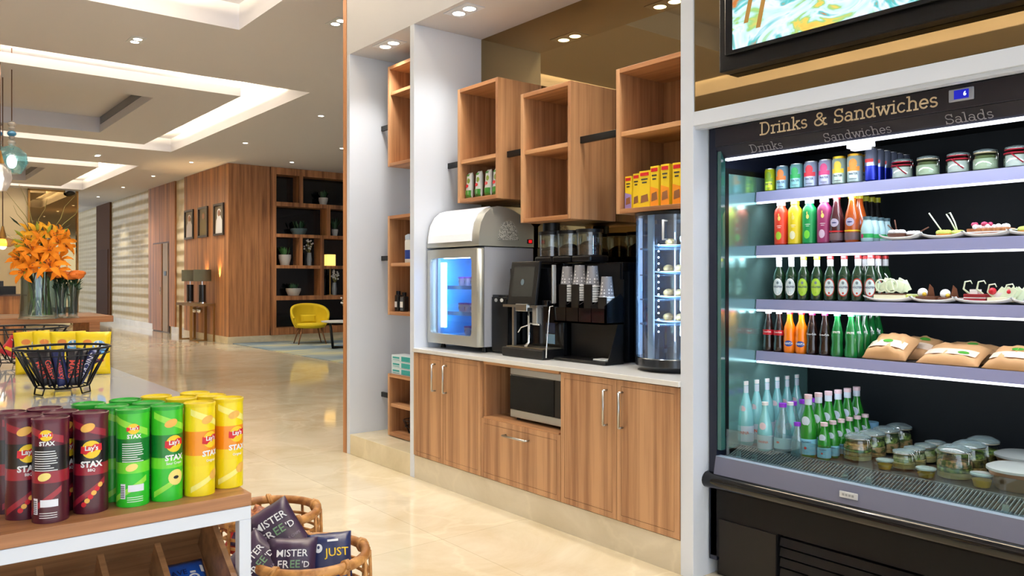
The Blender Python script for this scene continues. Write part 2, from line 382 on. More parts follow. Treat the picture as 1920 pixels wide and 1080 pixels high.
# wood surround with the recessed door
dy0, dy1 = 21.95, 23.5
s = MB(); s.box(SX - .05, SX - .005, 21.45, dy0, .18, CH); s.box(SX - .05, SX - .005, dy1, 23.95, .18, CH); s.box(SX - .05, SX - .005, dy0, dy1, 2.4, CH)
struct('wall_side', s, TEAK)
d = MB().box(SX - .045, SX - .006, dy0, dy1, .0, 2.4).build('door_1', mat('door_dark', (70, 46, 28), .5)); tag(d, kind='structure')
MB().box(SX - .075, SX - .045, dy0 + .6, dy1 - .04, .02, 2.36).build('door_panel', TEAK, d, bevel=.01)
MB().box(SX - .06, SX - .045, dy0 + .1, dy0 + .55, .02, 2.36).build('door_panel', mat('door_pale', (168, 150, 130), .5), d)
MB().box(SX - .07, SX - .06, dy0 + .22, dy0 + .42, 1.5, 1.62).build('sign', BLACK, d)
MB().tube([(SX - .1, dy0 + .64, 1.0), (SX - .1, dy0 + .64, 1.2)], .012).build('handle', CHROME, d)
d = MB().box(SX - .06, SX - .006, 28.6, 30.6, .18, CH).build('door_2', mat('panel_dark', (96, 62, 36), .8, spec=.2)); tag(d, kind='structure')
MB().box(SX - .08, SX - .06, 28.8, 30.4, .2, 2.4).build('door_panel', mat('panel_dark2', (84, 52, 30), .8, spec=.2), d, bevel=.01)
# reception wall, corridor end, outer walls
struct('wall_back', MB().box(-9, 4.62, 25.8, 26.0, 0, CH), mat('reception_cream', (232, 216, 182), .55))
struct('wall_back', MB().box(4.0, SX + .2, 36.6, 36.8, 0, CH), TEAK)
m_ = MB().box(3.43, 4.6, 25.74, 25.79, .1, 3.88).build('mirror', MIRROR, loc=(4, 25.74, .1)); tag(m_, 'tall bronze mirror panel behind the orange lilies', 'mirror')
MB().box(3.38, 3.43, 25.72, 25.79, .1, 3.93).box(4.6, 4.63, 25.72, 25.79, .1, 3.93).box(3.38, 4.63, 25.72, 25.79, 3.88, 3.93).build('frame', BRASS, m_)
struct('wall_far_right', MB().box(13, 13.2, -6, 21, 0, CH), mat('lounge_wall', (150, 120, 92), .6))
struct('wall_far_right', MB().box(10.8, 13, 17.4, 20.5, 0, CH), TEAK)
struct('wall_left', MB().box(-9.2, -9, -6, 37, 0, CH), mat('left_wall', (204, 186, 156), .6))

# carpet at the lounge
def carpet_mat():
    m, N, L, B = node_mat('lounge_carpet'); tc = N.new('ShaderNodeTexCoord'); mp = N.new('ShaderNodeMapping'); mp.inputs['Scale'].default_value = (.45, 1.1, 1)
    n = N.new('ShaderNodeTexNoise'); n.inputs['Scale'].default_value = 1.2; n.inputs['Detail'].default_value = 3; L.new(tc.outputs['Object'], mp.inputs[0]); L.new(mp.outputs[0], n.inputs[0])
    r = N.new('ShaderNodeValToRGB'); e = r.color_ramp.elements; e[0].position = .38; e[0].color = lin((92, 114, 132)); e[1].position = .62; e[1].color = lin((172, 168, 132))
    k = r.color_ramp.elements.new(.5); k.color = lin((128, 142, 144)); L.new(n.outputs[0], r.inputs[0]); L.new(r.outputs[0], B.inputs['Base Color']); B.inputs['Roughness'].default_value = .95; return m
o = MB().box(6.12, 13, 5.9, 17.36, 0, .012).build('carpet', carpet_mat(), loc=(9, 12, 0)); tag(o, 'blue and sand patterned carpet under the yellow armchair', 'carpet')

# ceiling lights
def lightmaker(kind):
    r = thing('ceiling_light', 'x', 'ceiling light'); r['tmp'] = 1
    fr = local(); ln = local()
    if kind == 'single':
        fr.lathe([(.055, 0), (.055, -.006), (.042, -.006), (.042, 0)], 20); ln.lathe([(.0401, -.002), (.03, -.004), (.0001, -.004)], 16)
    else:
        fr.box(-.075, .075, -.135, .135, -.005, 0)
        for y in (-.062, .062): fr.lathe([(.05, -.005), (.05, -.009), (.042, -.009), (.042, -.005)], 20, 0, T(0, y, 0)); ln.lathe([(.042, -.008), (.03, -.0095), (.0001, -.0095)], 16, 0, T(0, y, 0))
    fr.build('frame', WHITE, r); ln.build('lens', LAMP, r); del r['tmp']; return r
CLM = Maker(lightmaker)
def clight(kind, x, y, z, rz, e, label, group=None, size=75):
    CLM(kind, (x, y, z), rz, label, group)
    if e: spot(x, y, z - .03, e, size)
spots = [('single', 5.42, 11.50, 'small round downlight nearest the bright recess corner, beside the white pillar'), ('single', 5.40, 14.66, 'small round downlight between the lit recess and the wood corner block'),
         ('single', 5.38, 17.80, 'small round downlight in front of the three portraits'), ('single', 5.37, 20.76, 'small round downlight above the recessed wooden door'),
         ('single', 5.38, 23.80, 'small round downlight over the near end of the cream relief wall'), ('single', 5.40, 27.0, 'small round downlight farthest down the cream relief wall'),
         ('single', 7.07, 16.44, 'small round downlight above the wooden display shelving'), ('single', 7.08, 14.10, 'small round downlight half behind the white pillar edge'),
         ('double', 2.18, 9.08, 'twin spotlight between the two large lit ceiling recesses'), ('double', 3.575, 7.20, 'twin spotlight beside the wood edge of the white pillar'),
         ('double', 3.59, 18.0, 'twin spotlight between the middle and the far ceiling recess')]
for k, x, y, l in spots: clight(k, x, y, CH, 0 if k == 'single' else 0, 90, l, 'lobby ceiling downlights', 90)
for y in (1.6, 3.4, 5.2, 6.8): clight('double', 1.85, y, CH, 0, 62, 'added unseen twin spotlight in the hung ceiling panel above the near lobby', 'added near lobby twin spotlights', 110)  # extra out-of-view spotlights, added to brighten the floor along the niche
for x, y, l, e in ((3.10, 5.38, 'twin spotlight in the soffit of the narrow bay by the pillar', 30), (3.10, 4.39, 'twin spotlight in the soffit over the small glass-door freezer', 34), (3.10, 3.45, 'twin spotlight in the soffit over the coffee machine', 34), (3.10, 2.72, 'twin spotlight in the soffit over the glass cylinder showcase', 30), (3.10, 1.4, 'twin spotlight above the television', 20)):
    clight('double', x, y, SZ, 0, e * .8, l, 'soffit twin spotlights', 120)

# ============================================================ BASE CABINETS
def door_slab(y0, y1, z0, z1, x=2.985, g=.0022, m=.03):
    b = MB(); b.box(x + .004, x + .018, y0, y1, z0, z1)
    for a in ((y0, y1, z0, z0 + m), (y0, y1, z1 - m, z1), (y0, y0 + m, z0 + m, z1 - m), (y1 - m, y1, z0 + m, z1 - m)): b.box(x, x + .004, *a)
    return b.box(x, x + .004, y0 + m + g, y1 - m - g, z0 + m + g, z1 - m - g)
def bar(p0, p1, out=-.03):
    b = MB(); b.tube([(p0[0] + out, p0[1], p0[2]), (p1[0] + out, p1[1], p1[2])], .0065, 8)
    for p in (p0, p1): b.tube([(p[0] + out, p[1], p[2]), (p[0], p[1], p[2])], .0055, 8)
    return b
def cabinet(y0, y1, split, label, hs):
    r = thing('base_cabinet', label, 'cabinet', (3.0, (y0 + y1) / 2, .16), group='walnut base cabinets under the white worktop')
    MB().box(3.006, BX, y0 + .001, y1 - .001, .162, .888).build('body', WOOD, r)
    for i, (a, b) in enumerate(((y0, split), (split, y1))):
        d = door_slab(a + .0015, b - .0015, .166, .885).build('door', WOOD, r)
        bar((2.985, hs[i], .645), (2.985, hs[i], .825)).build('handle', STEEL, d)
    return r
cabinet(4.045, 4.843, 4.472, 'two-door walnut base cabinet under the small freezer', (4.43, 4.565))
cabinet(2.462, 3.299, 2.871, 'two-door walnut base cabinet under the glass cylinder showcase', (2.83, 2.94))
r = thing('base_cabinet', 'walnut base cabinet with a microwave niche above one wide drawer', 'cabinet', (3.0, 3.67, .16), group='walnut base cabinets under the white worktop')
b = MB(); b.box(3.006, BX, 3.301, 3.321, .162, .888); b.box(3.006, BX, 4.023, 4.043, .162, .888); b.box(3.006, BX, 3.321, 4.023, .162, .18)
b.build('side_panel', WOOD, r); MB().box(2.99, BX, 3.321, 4.023, .525, .543).build('niche_floor', WOODY, r); MB().box(BX - .02, BX, 3.321, 4.023, .543, .888).build('back_panel', WOOD, r)
MB().box(2.99, 3.05, 3.321, 4.023, .872, .888).build('rail', WOODY, r)
d = door_slab(3.302, 4.042, .166, .533).build('drawer', WOOD, r); bar((2.985, 3.575, .462), (2.985, 3.79, .462)).build('handle', BRASS if False else STEEL, d)
w_ = MB().box(2.975, BX, 2.46, 4.845, .890, .916).build('worktop', mat('white_quartz', (226, 226, 222), .18), loc=(3.2, 3.6, .89), bevel=.002); tag(w_, 'long white worktop over the walnut base cabinets', 'worktop')
# microwave
r = thing('microwave', 'steel and black microwave in the walnut niche', 'microwave', (3.25, 3.58, .545))
mz = .562
MB().box(3.075, 3.48, 3.335, 3.835, mz, .86).build('body', mat('dark_metal', (60, 60, 62), .35, .8), r, bevel=.004)
b = MB(); b.box(3.055, 3.075, 3.335, 3.835, .822, .86); b.box(3.055, 3.075, 3.335, 3.835, mz, mz + .045); b.build('trim', STEEL, r, bevel=.002)
MB().box(3.052, 3.073, 3.43, 3.835, mz + .047, .82).build('door', mat('microwave_glass', (8, 9, 8), .15, spec=.18), r, bevel=.003)
MB().box(3.055, 3.073, 3.335, 3.427, mz + .047, .82).build('control_panel', BLACK, r)
for x in (3.1, 3.44):
    for y in (3.36, 3.81): MB().cyl((x, y, .543), .012, .02, seg=10).build('foot', BLACK, r)

# ============================================================ SHELF BOXES
def shelf_box(y0, y1, z0, z1, zs, label, extra=None):
    r = thing('shelf_box', label, 'shelf', (3.4, (y0 + y1) / 2, z0), group='walnut shelf boxes on the black rail'); x0, x1, t = 3.2, BX - .002, .026
    for a, b in ((y0, y0 + t), (y1 - t, y1)): MB().box(x0, x1, a, b, z0, z1).build('side_panel', WOOD, r, bevel=.0015)
    MB().box(x0, x1, y0 + t, y1 - t, z1 - t, z1).build('top_panel', WOODY, r, bevel=.0015)
    MB().box(x0, x1, y0 + t, y1 - t, z0, z0 + t).build('bottom_panel', WOODY, r, bevel=.0015)
    MB().box(x0 + .012, x1 - .014, y0 + t, y1 - t, zs - t, zs).build('shelf', WOODY, r, bevel=.0015)
    MB().box(x1 - .014, x1, y0 + t, y1 - t - (extra or 0), z0 + t, z1 - t).build('back_panel', WOOD, r) if not extra else MB().box(x1 - .014, x1, y0 + t + .09, y1 - t, z0 + t, z1 - t).build('back_panel', WOOD, r)
    return r
B1 = (4.148, 4.61, 1.934, 2.727); B2 = (3.449, 3.913, 1.757, 2.568); B3 = (2.60, 3.083, 1.760, 2.556)
shelf_box(*B1, 2.232, 'walnut shelf box over the small freezer, highest of the three beside it')
shelf_box(*B2, 2.212, 'empty walnut shelf box above the coffee machine, between its two neighbours')
shelf_box(*B3, 2.210, 'walnut shelf box with yellow biscuit cartons, next to the white column', extra=.09)
shelf_box(5.12, 5.581, 2.294, 3.087, 2.885, 'highest walnut shelf box in the narrow bay by the pillar')
shelf_box(5.12, 5.581, 1.120, 1.904, 1.53, 'middle walnut shelf box in the narrow bay, holding a wipes tub')
shelf_box(5.12, 5.581, .168, .654, .42, 'lowest walnut shelf box in the narrow bay, with tissue boxes on top')
for n, (a, b, z, l) in enumerate(((3.083, 3.449, 2.226, 'black flat rail running between the shelf boxes at mid height'), (3.913, 4.148, 2.226, 'short black rail piece between the shelf boxes over freezer and coffee machine'),
                    (4.61, 4.845, 2.226, 'black rail end fixed to the white partition over the freezer'), (5.581, 5.82, 2.64, 'black rail end beside the highest box of the narrow bay'),
                    (5.581, 5.82, 1.573, 'black rail end beside the middle box of the narrow bay'), (5.581, 5.82, .455, 'black rail end beside the lowest box of the narrow bay'))):
    o = MB().box(3.275, 3.297, a - .001, b + .001, z - .02, z + .02).build('rail', BLACK, loc=(3.286, (a + b) / 2, z), bevel=.002); tag(o, l, 'rail', 'black rails carrying the shelf boxes')

# ------------------------------------------------------------ pouch / bag geometry
def pillow(w, h, t, nu=12, nv=14, crimp=.06, wob=.0, seed=1, taper=0.0):
    rnd = random.Random(seed); vs = []; fs = []
    ph = [rnd.uniform(0, 6.28) for _ in range(4)]
    for side in (1, -1):
        for j in range(nv + 1):
            for i in range(nu + 1):
                u = i / nu * 2 - 1; v = j / nv
                e = max(0, 1 - abs(u) ** 2.6) ** .5; q = max(0, min(1, v / .16, (1 - v) / .16)); q = math.sin(q * math.pi / 2)
                z = t / 2 * e * q * (1 + wob * math.sin(6 * u + ph[0]) * math.cos(7 * v + ph[1]) + wob * math.sin(11 * u + ph[2] + 5 * v))
                ww = w / 2 * (1 - .06 * math.sin(math.pi * v)) * (1 - taper * v)
                vs.append((u * ww, (v - .5) * h + wob * .01 * math.sin(9 * u), side * (z + .0006)))
    n = (nu + 1) * (nv + 1)
    for side in (0, 1):
        for j in range(nv):
            for i in range(nu):
                a = side * n + j * (nu + 1) + i; f = (a, a + 1, a + nu + 2, a + nu + 1); fs.append(f if side == 0 else tuple(reversed(f)))
    for i in range(nu): fs.append((i + 1, i, n + i, n + i + 1)); k = nv * (nu + 1); fs.append((k + i, k + i + 1, n + k + i + 1, n + k + i))
    for j in range(nv): k = j * (nu + 1); fs.append((k, k + nu + 1, n + k + nu + 1, n + k)); k += nu; fs.append((k + nu + 1, k, n + k, n + k + nu + 1))
    return vs, fs
def bagz(u, v, w, h, t):      # height of the bag face at local u,v
    U = u / (w / 2); V = v / h + .5
    if abs(U) >= 1 or not 0 < V < 1: return 0
    q = max(0, min(1, V / .16, (1 - V) / .16)); return t / 2 * (1 - abs(U) ** 2.6) ** .5 * math.sin(q * math.pi / 2)
def bag_print(mb, geo, w, h, t, M, mi, dx=0, dy=0, rot=0):   # lays flat print geometry on the bag face
    v, f = geo; c, s = math.cos(rot), math.sin(rot); out = []
    for p in v:
        x, y = p[0] * c - p[1] * s + dx, p[0] * s + p[1] * c + dy; out.append((x, y, bagz(x, y, w, h, t) + .0022))
    mb.add(out, f, mi, M)
def facing(x, y, z, yaw, tilt=0, roll=0):  # local xy = bag face, local z = its front; yaw 0 faces -Y, yaw -90 faces -X
    return Matrix.Translation((x, y, z)) @ Matrix.Rotation(yaw, 4, 'Z') @ Matrix.Rotation(R(90) - tilt, 4, 'X') @ Matrix.Rotation(roll, 4, 'Z')
MX = -R(90)     # faces -X
def bag(name, label, cat, M, w, h, t, m, prints=(), group=None, wob=.06, seed=1, taper=0, parts=()):
    o0 = M.translation; b = MB(); b.add(*pillow(w, h, t, wob=wob, seed=seed, taper=taper), 0, M, True)
    o = b.build(name, m, loc=o0); tag(o, label, cat, group)
    mats = []; pb = MB()
    for pr in prints:
        kind, mm, dx, dy, arg = pr[:5]; rot = pr[5] if len(pr) > 5 else 0
        if mm not in mats: mats.append(mm)
        if kind == 'text': g = text_geo(arg[0], arg[1], .008)
        elif kind == 'disc': n = 20; g = ([(0, 0, 0)] + [(arg[0] * math.cos(2 * math.pi * k / n), arg[1] * math.sin(2 * math.pi * k / n), 0) for k in range(n)], [(0, 1 + k, 1 + (k + 1) % n) for k in range(n)])
        elif kind == 'rect':
            nx, ny = 8, 8; g = ([(arg[0] * (i / nx - .5), arg[1] * (j / ny - .5), 0) for j in range(ny + 1) for i in range(nx + 1)], [(j * (nx + 1) + i, j * (nx + 1) + i + 1, (j + 1) * (nx + 1) + i + 1, (j + 1) * (nx + 1) + i) for j in range(ny) for i in range(nx)])
        if kind == 'rect' or kind == 'disc': g = ([(p[0], p[1], p[2]) for p in g[0]], g[1])
        k0 = len(pb.v); bag_print(pb, g, w, h, t, M, mats.index(mm), dx, dy, rot)
        if kind == 'text':                     # lettering lies a hair above other print
            off = (M.to_3x3() @ Vector((0, 0, 1))) * .0012
            pb.v[k0:] = [tuple(Vector(p) + off) for p in pb.v[k0:]]
    if pb.v: pb.build('print', mats, o)
    return o
foil_g = mat('foil_green', (60, 130, 50), .3, .2); foil_w = mat('foil_white', (226, 228, 224), .3, .1); red = mat('print_red', (200, 30, 40), .45)
for i, px in enumerate((882, 899, 917, 932)):
    p = onX(px, 372, 3.262); 
    bag('nut_pouch', ['first', 'second', 'third', 'fourth'][i] + ' green and white pouch from the open end of the shelf box over the freezer', 'pouch', facing(3.262, min(p.y, 4.56) if i else 4.545, 1.962 + .092, MX, tilt=R(3)), .072, .184, .045, foil_w,
        [('rect', foil_g, 0, -.06, (.066, .05)), ('disc', red, -.005, -.005, (.018, .012)), ('rect', foil_g, 0, .07, (.03, .014)), ('disc', mat('print_olive', (120, 140, 60), .5), .01, .03, (.014, .018))], 'green and white pouches', seed=i, taper=.3)
yel = mat('carton_yellow', (240, 206, 40), .45); lil = mat('print_lilac', (150, 130, 190), .5); brn = mat('print_brown', (130, 84, 50), .5)
def carton(i, y0, y1, x0, x1, h, label):
    z = 1.787; b = MB().box(x0, x1, y0, y1, z, z + h); o = b.build('biscuit_carton', yel, loc=((x0 + x1) / 2, (y0 + y1) / 2, z), bevel=.001); tag(o, label, 'carton', 'yellow biscuit cartons')
    p = MB(); w = y1 - y0; cy = (y0 + y1) / 2; e = x0 - .0012
    M = frame((e, cy, z), (0, -1, 0), (0, 0, 1))
    p.plate([(-w * .4, h * .86), (w * .4, h * .86), (w * .4, h * .95), (-w * .4, h * .95)], .0005, 2, M)
    p.plate([(-w * .5, .002), (w * .5, .002), (w * .5, h * .42), (-w * .5, h * .5)], .0005, 0, M)
    p.plate([(-w * .35 + w * .3 * 0, h * .12), (w * .38, h * .16), (w * .3, h * .36), (-w * .3, h * .32)], .0012, 1, M)
    [p.plate([(-w * q, h * v), (w * q, h * v), (w * q, h * (v + .035)), (-w * q, h * (v + .035))], .0008, 3, M) for q, v in ((.3, .75), (.22, .66))]
    p.build('print', [[lil, yel, yel, mat('print_orange', (240, 150, 30), .5), yel][i % 5] if i < 3 else mat('print_orange', (240, 150, 30), .5), brn, red, DARK], o)
for i, (a, b, x0, h) in enumerate(((3.000, 3.048, 3.235, .178), (2.948, 2.994, 3.24, .188), (2.868, 2.944, 3.235, .196), (2.800, 2.856, 3.225, .212), (2.728, 2.784, 3.225, .214), (2.652, 2.71, 3.23, .214))):
    carton(i, a, b, x0, x0 + .16, h, ORD[i] + ' yellow biscuit carton from the open side of the shelf box by the white column')
# narrow bay goods
r = thing('wipes_tub', 'white and blue wipes tub on the middle narrow-bay shelf', 'tub', (3.30, 5.30, 1.53))
b = MB(); b.lathe([(.05, 1.531), (.052, 1.535), (.052, 1.70), (.048, 1.71)], 24, 0, T(3.30, 5.385, 0)); b.build('tub_body', foil_w, r)
MB().lathe([(.05, 1.711), (.05, 1.745), (.03, 1.755), (.0001, 1.757)], 24, 0, T(3.30, 5.385, 0)).build('cap', mat('pale_blue', (190, 205, 225), .4), r)
b = MB(); Mx = T(3.30, 5.385, 0); b.rect(-.06, .06, .03, .1, (.0528, R(200), 1.53), 0, Mx, 10); b.build('tub_label', mat('deep_blue', (30, 60, 140), .4), r)
GSM = mat('smoked_glass', (34, 32, 32), .1, coat=.4)
for i, (px, hh) in enumerate(((746, .13), (757, .12))):
    y = onX(px, 560, 3.27).y; r = thing('jar', ['dark square jar with a white label, nearer the pillar side', 'dark square white-labelled jar half hidden by the partition'][i] + ' on the middle box floor', 'jar', (3.27, y, 1.146), group='dark jars in the narrow bay')
    MB().box(3.25, 3.30, y - .03, y + .03, 1.147, 1.147 + hh).build('jar_body', GSM, r, bevel=.008); MB().cyl((3.275, y, 1.148 + hh), .018, .03).build('lid', BLACK, r)
    MB().box(3.2475, 3.2495, y - .02, y + .02, 1.18, 1.225).build('jar_label', TXTW, r)
bag('foil_pouch', 'silver foil pouch standing behind the dark jars', 'pouch', facing(3.36, 5.37, 1.147 + .11, MX), .09, .22, .04, mat('foil_silver', (190, 192, 196), .3, .5), [('rect', mat('print_grey', (90, 100, 110), .5), 0, .02, (.05, .06))])
r = thing('potted_plant', 'small dark vase with green leaves between the narrow-bay boxes', 'plant', (3.35, 5.40, 1.904))
MB().lathe([(.03, 1.905), (.045, 1.93), (.05, 1.97), (.035, 2.0), (.04, 2.02)], 16, 0, T(3.35, 5.40, 0)).build('vase', BLACK, r)
b = MB(); rnd = random.Random(4)
for k in range(14):
    a = rnd.uniform(0, 6.28); L_ = rnd.uniform(.08, .17); d = Vector((math.cos(a) * .5, math.sin(a) * .5, 1)).normalized(); p0 = Vector((3.35, 5.4, 2.01)); p1 = p0 + d * L_; s_ = Vector((-math.sin(a), math.cos(a), 0)) * .012; pm = p0 + d * L_ * .6
    b.poly([p0, pm + s_, p1, pm - s_])
b.build('leaves', mat('leaf_green', (50, 120, 60), .5), r)
for i in range(3):
    z = .655 + i * .051; o = MB().box(3.215, 3.335, 5.14, 5.545, z, z + .049).build('tissue_box', mat('carton_pale', (214, 226, 232), .5), loc=(3.27, 5.34, z), bevel=.001)
    tag(o, ['bottom', 'middle', 'top'][i] + ' white and teal carton of the stack on the lowest narrow-bay box', 'box', 'stacked white and teal cartons')
    p = MB(); M = frame((3.2138, 5.545, z), (0, -1, 0), (0, 0, 1)); p.plate([(.15, .006), (.3, .006), (.3, .043), (.15, .043)], .0006, 0, M); p.plate([(.02, .022), (.12, .022), (.12, .036), (.02, .036)], .0008, 0, M); p.plate([(.02, .01), (.12, .01), (.12, .014), (.02, .014)], .0008, 0, M); p.build('print', mat('print_teal', (40, 150, 150), .5), o)
def wirebasket_small():
    r = thing('wire_basket', 'small dark wire basket inside the lowest narrow-bay box', 'basket', (3.32, 5.35, .195)); b = MB()
    for z, q in ((.2, .04), (.25, .07), (.30, .085)): b.tube([(3.32 + q * math.cos(a * .39), 5.38 + q * math.sin(a * .39), z) for a in range(16)], .003, 5, closed=True)
    for k in range(12): a = k * .5236; b.tube([(3.32 + .04 * math.cos(a), 5.38 + .04 * math.sin(a), .2), (3.32 + .085 * math.cos(a), 5.38 + .085 * math.sin(a), .30)], .0022, 5)
    b.build('wire', BLACK, r)
wirebasket_small()
# ============================================================ SMALL GLASS-DOOR FREEZER
Y0, Y1, FX = 4.216, 4.828, 3.09
r = thing('counter_freezer', 'silver countertop freezer with a lit glass door and a domed white top', 'freezer', (3.3, 4.52, .916))
SP = mat('silver_paint', (188, 190, 184), .32, .55); GP = mat('grey_panel', (176, 180, 190), .4, .2)
def ring_yz(b, x, d, oy0, oy1, oz0, oz1, iy0, iy1, iz0, iz1, rad=.04, n=6, mi=0):      # frame with a rounded opening, in the plane X = x
    def rr(y0, y1, z0, z1, q): 
        return earc(y1 - q, z1 - q, q, q, 0, 90, n) + earc(y0 + q, z1 - q, q, q, 90, 180, n) + earc(y0 + q, z0 + q, q, q, 180, 270, n) + earc(y1 - q, z0 + q, q, q, 270, 360, n)
    O = rr(oy0, oy1, oz0, oz1, .004); I = rr(iy0, iy1, iz0, iz1, rad); k = len(O); vs = []
    for xx in (x, x + d): vs += [(xx, p[0], p[1]) for p in O] + [(xx, p[0], p[1]) for p in I]
    fs = []
    for j in range(k):
        j2 = (j + 1) % k
        fs += [(j, k + j, k + j2, j2), (2 * k + j, 2 * k + j2, 3 * k + j2, 3 * k + j), (j, j2, 2 * k + j2, 2 * k + j), (k + j, 3 * k + j, 3 * k + j2, k + j2)]
    b.add(vs, fs, mi); return b
def prism_y(b, pts, y0, y1, mi=0, smooth=True):       # outline in xz pushed along y
    n = len(pts); vs = [(p[0], y0, p[1]) for p in pts] + [(p[0], y1, p[1]) for p in pts]
    b.add(vs, [tuple(range(n)), tuple(reversed(range(n, 2 * n)))], mi); b.add(vs, [(k, n + k, n + (k + 1) % n, (k + 1) % n) for k in range(n)], mi, None, smooth)
    return b
zt = 1.615
b = MB(); ring_yz(b, FX, .045, Y0, Y1, .955, zt - .008, Y0 + .075, Y1 - .035, 1.022, 1.548, .03)
dr = b.build('door', SP, r)
MB().tube([(FX + .02, Y0 + .004, .96), (FX + .02, Y0 + .004, zt - .012)], .024, 16).build('door_edge', mat('satin_metal', (176, 178, 172), .4, .6), dr)
MB().box(FX + .012, FX + .016, Y0 + .06, Y1 - .03, 1.01, 1.56).build('glass', glass('door_glass', (225, 240, 250), .06), dr)
b = MB(); b.box(FX + .05, 3.56, Y0, Y0 + .03, .955, zt); b.box(FX + .05, 3.56, Y1 - .03, Y1, .955, zt); b.box(FX + .05, 3.56, Y0 + .03, Y1 - .03, .955, 1.0); b.box(FX + .05, 3.56, Y0 + .03, Y1 - .03, 1.575, zt); b.box(3.53, 3.56, Y0 + .03, Y1 - .03, 1.0, 1.575)
b.build('cabinet_body', GP, r)
BL = mat('freezer_liner', (92, 150, 205), .5)
b = MB(); b.box(3.50, 3.528, Y0 + .031, Y1 - .031, 1.0, 1.574); b.box(FX + .06, 3.5, Y0 + .031, Y0 + .045, 1.0, 1.574); b.box(FX + .06, 3.5, Y1 - .045, Y1 - .031, 1.0, 1.574); b.box(FX + .06, 3.5, Y0 + .045, Y1 - .045, 1.0, 1.012)
b.build('liner', BL, r)
MB().box(FX + .07, FX + .10, Y1 - .10, Y1 - .065, 1.06, 1.52).build('light_tube', mat('tube_light', (255, 255, 255), .5, emit=(235, 248, 255), es=2.6), r)
MB().box(FX + .055, FX + .075, Y0 + .09, Y1 - .13, 1.545, 1.572).build('light_tube', mat('tube_light2', (255, 255, 255), .5, emit=(245, 248, 255), es=4), r)
area((FX + .09, Y1 - .115, 1.28), (R(90), 0, R(-40)), .03, .45, 1.2, (.1, .75, 1.0)); area((FX + .07, (Y0 + Y1) / 2, 1.56), (0, R(-30), 0), .05, .4, 5, (.72, .74, 1.0))
for z in (1.165, 1.345): MB().box(FX + .08, 3.49, Y0 + .05, Y1 - .14, z, z + .006).box(FX + .075, FX + .08, Y0 + .05, Y1 - .14, z - .014, z + .012).build('shelf', glass('blue_glass', (170, 215, 245), .2, haze=.3, hazec=(190, 225, 255)), r)
dome = [(FX + .0, zt + .006)] + [(FX + .004, 1.70), (FX + .02, 1.775), (FX + .055, 1.835), (FX + .10, 1.872), (FX + .155, 1.888), (FX + .22, 1.884), (FX + .30, 1.862), (FX + .39, 1.82), (3.56, 1.765), (3.56, zt + .006)]
top = prism_y(MB(), dome, Y0 - .006, Y1 + .004).build('hood', SP, r, bevel=.008, seg=3)
wp = [(p[0] - .005, p[1] + .004) for p in dome[0:6]]
b = MB(); n = len(wp); ys_ = [Y0 + .075, Y1 - .015]; wp[0] = (wp[0][0], wp[0][1] + .03)
for (a, c_) in zip(wp[:-1], wp[1:]): b.add([(a[0], ys_[0], a[1]), (a[0], ys_[1], a[1]), (c_[0], ys_[1], c_[1]), (c_[0], ys_[0], c_[1])], [(0, 1, 2, 3)], 0, None, True)
for y in ys_: b.add([(p[0], y, p[1]) for p in wp] + [(p[0] + .01, y, p[1] - .004) for p in reversed(wp)], [tuple(range(2 * n))], 0)
b.build('sign_panel', mat('lit_sign', (245, 244, 248), .4, emit=(250, 248, 255), es=.12), top)
b = MB(); pts = earc(3.335, 1.665, .085, .13, 0, 180, 14); b.plate([(p[0], p[1]) for p in pts], .003, 0, Matrix(((1, 0, 0, 0), (0, 0, -1, Y0 - .0075), (0, 1, 0, 0), (0, 0, 0, 1))))
def mesh_mat():
    m, N, L, B = node_mat('perforated_mesh'); v = N.new('ShaderNodeTexVoronoi'); v.inputs['Scale'].default_value = 110; tc = N.new('ShaderNodeTexCoord'); L.new(tc.outputs['Object'], v.inputs[0])
    q = N.new('ShaderNodeValToRGB'); q.color_ramp.elements[0].position = .3; q.color_ramp.elements[0].color = lin((70, 70, 66)); q.color_ramp.elements[1].position = .5; q.color_ramp.elements[1].color = lin((190, 190, 182)); L.new(v.outputs[0], q.inputs[0]); L.new(q.outputs[0], B.inputs['Base Color']); B.inputs['Roughness'].default_value = .4; return m
b.build('vent_mesh', mesh_mat(), top)
MB().box(3.50, 3.545, Y0 - .012, Y0 - .006, 1.645, 1.675).build('switch_surround', BLACK, top); MB().box(3.51, 3.535, Y0 - .016, Y0 - .012, 1.650, 1.670).build('switch', mat('switch_red', (150, 10, 20), .3, emit=(255, 20, 30), es=.6), top)
for x, y in ((FX + .09, Y0 + .05), (FX + .09, Y1 - .07), (3.5, Y0 + .05), (3.5, Y1 - .07)): MB().cyl((x, y, .9165), .02, .038, r2=.012).build('foot', BLACK, r)
def cupmaker(k):
    r = thing('ice_cream_tub', 'x', 'tub'); w = [mat('tub_lilac', (226, 220, 246), .4), mat('tub_purple', (150, 90, 205), .4), DARK]
    b = local(); b.lathe([(.024, 0), (.03, .055)], 16, 0); b.build('tub_body', w[0], r); b = local(); b.lathe([(.032, .055), (.032, .066), (.0001, .067)], 16); b.build('lid', w[1], r)
    b = local(); b.text('?', .03, T(0, 0, 0), 0, .04, wrap=(.031, R(180), .028)); b.build('print', w[2], r); return r
CUP = Maker(cupmaker)
k = 0
for row, z in enumerate((1.352, 1.172, 1.013)):
    for i in range(5):
        y = Y0 + .075 + i * .07
        if row == 2 and i == 4: continue
        CUP('c', (FX + .125, y, z), 0, ORD[i] + ' lilac tub from the hinge edge on the ' + ['top shelf', 'middle shelf', 'floor'][row] + ' of the lit freezer', 'lilac tubs in the freezer')

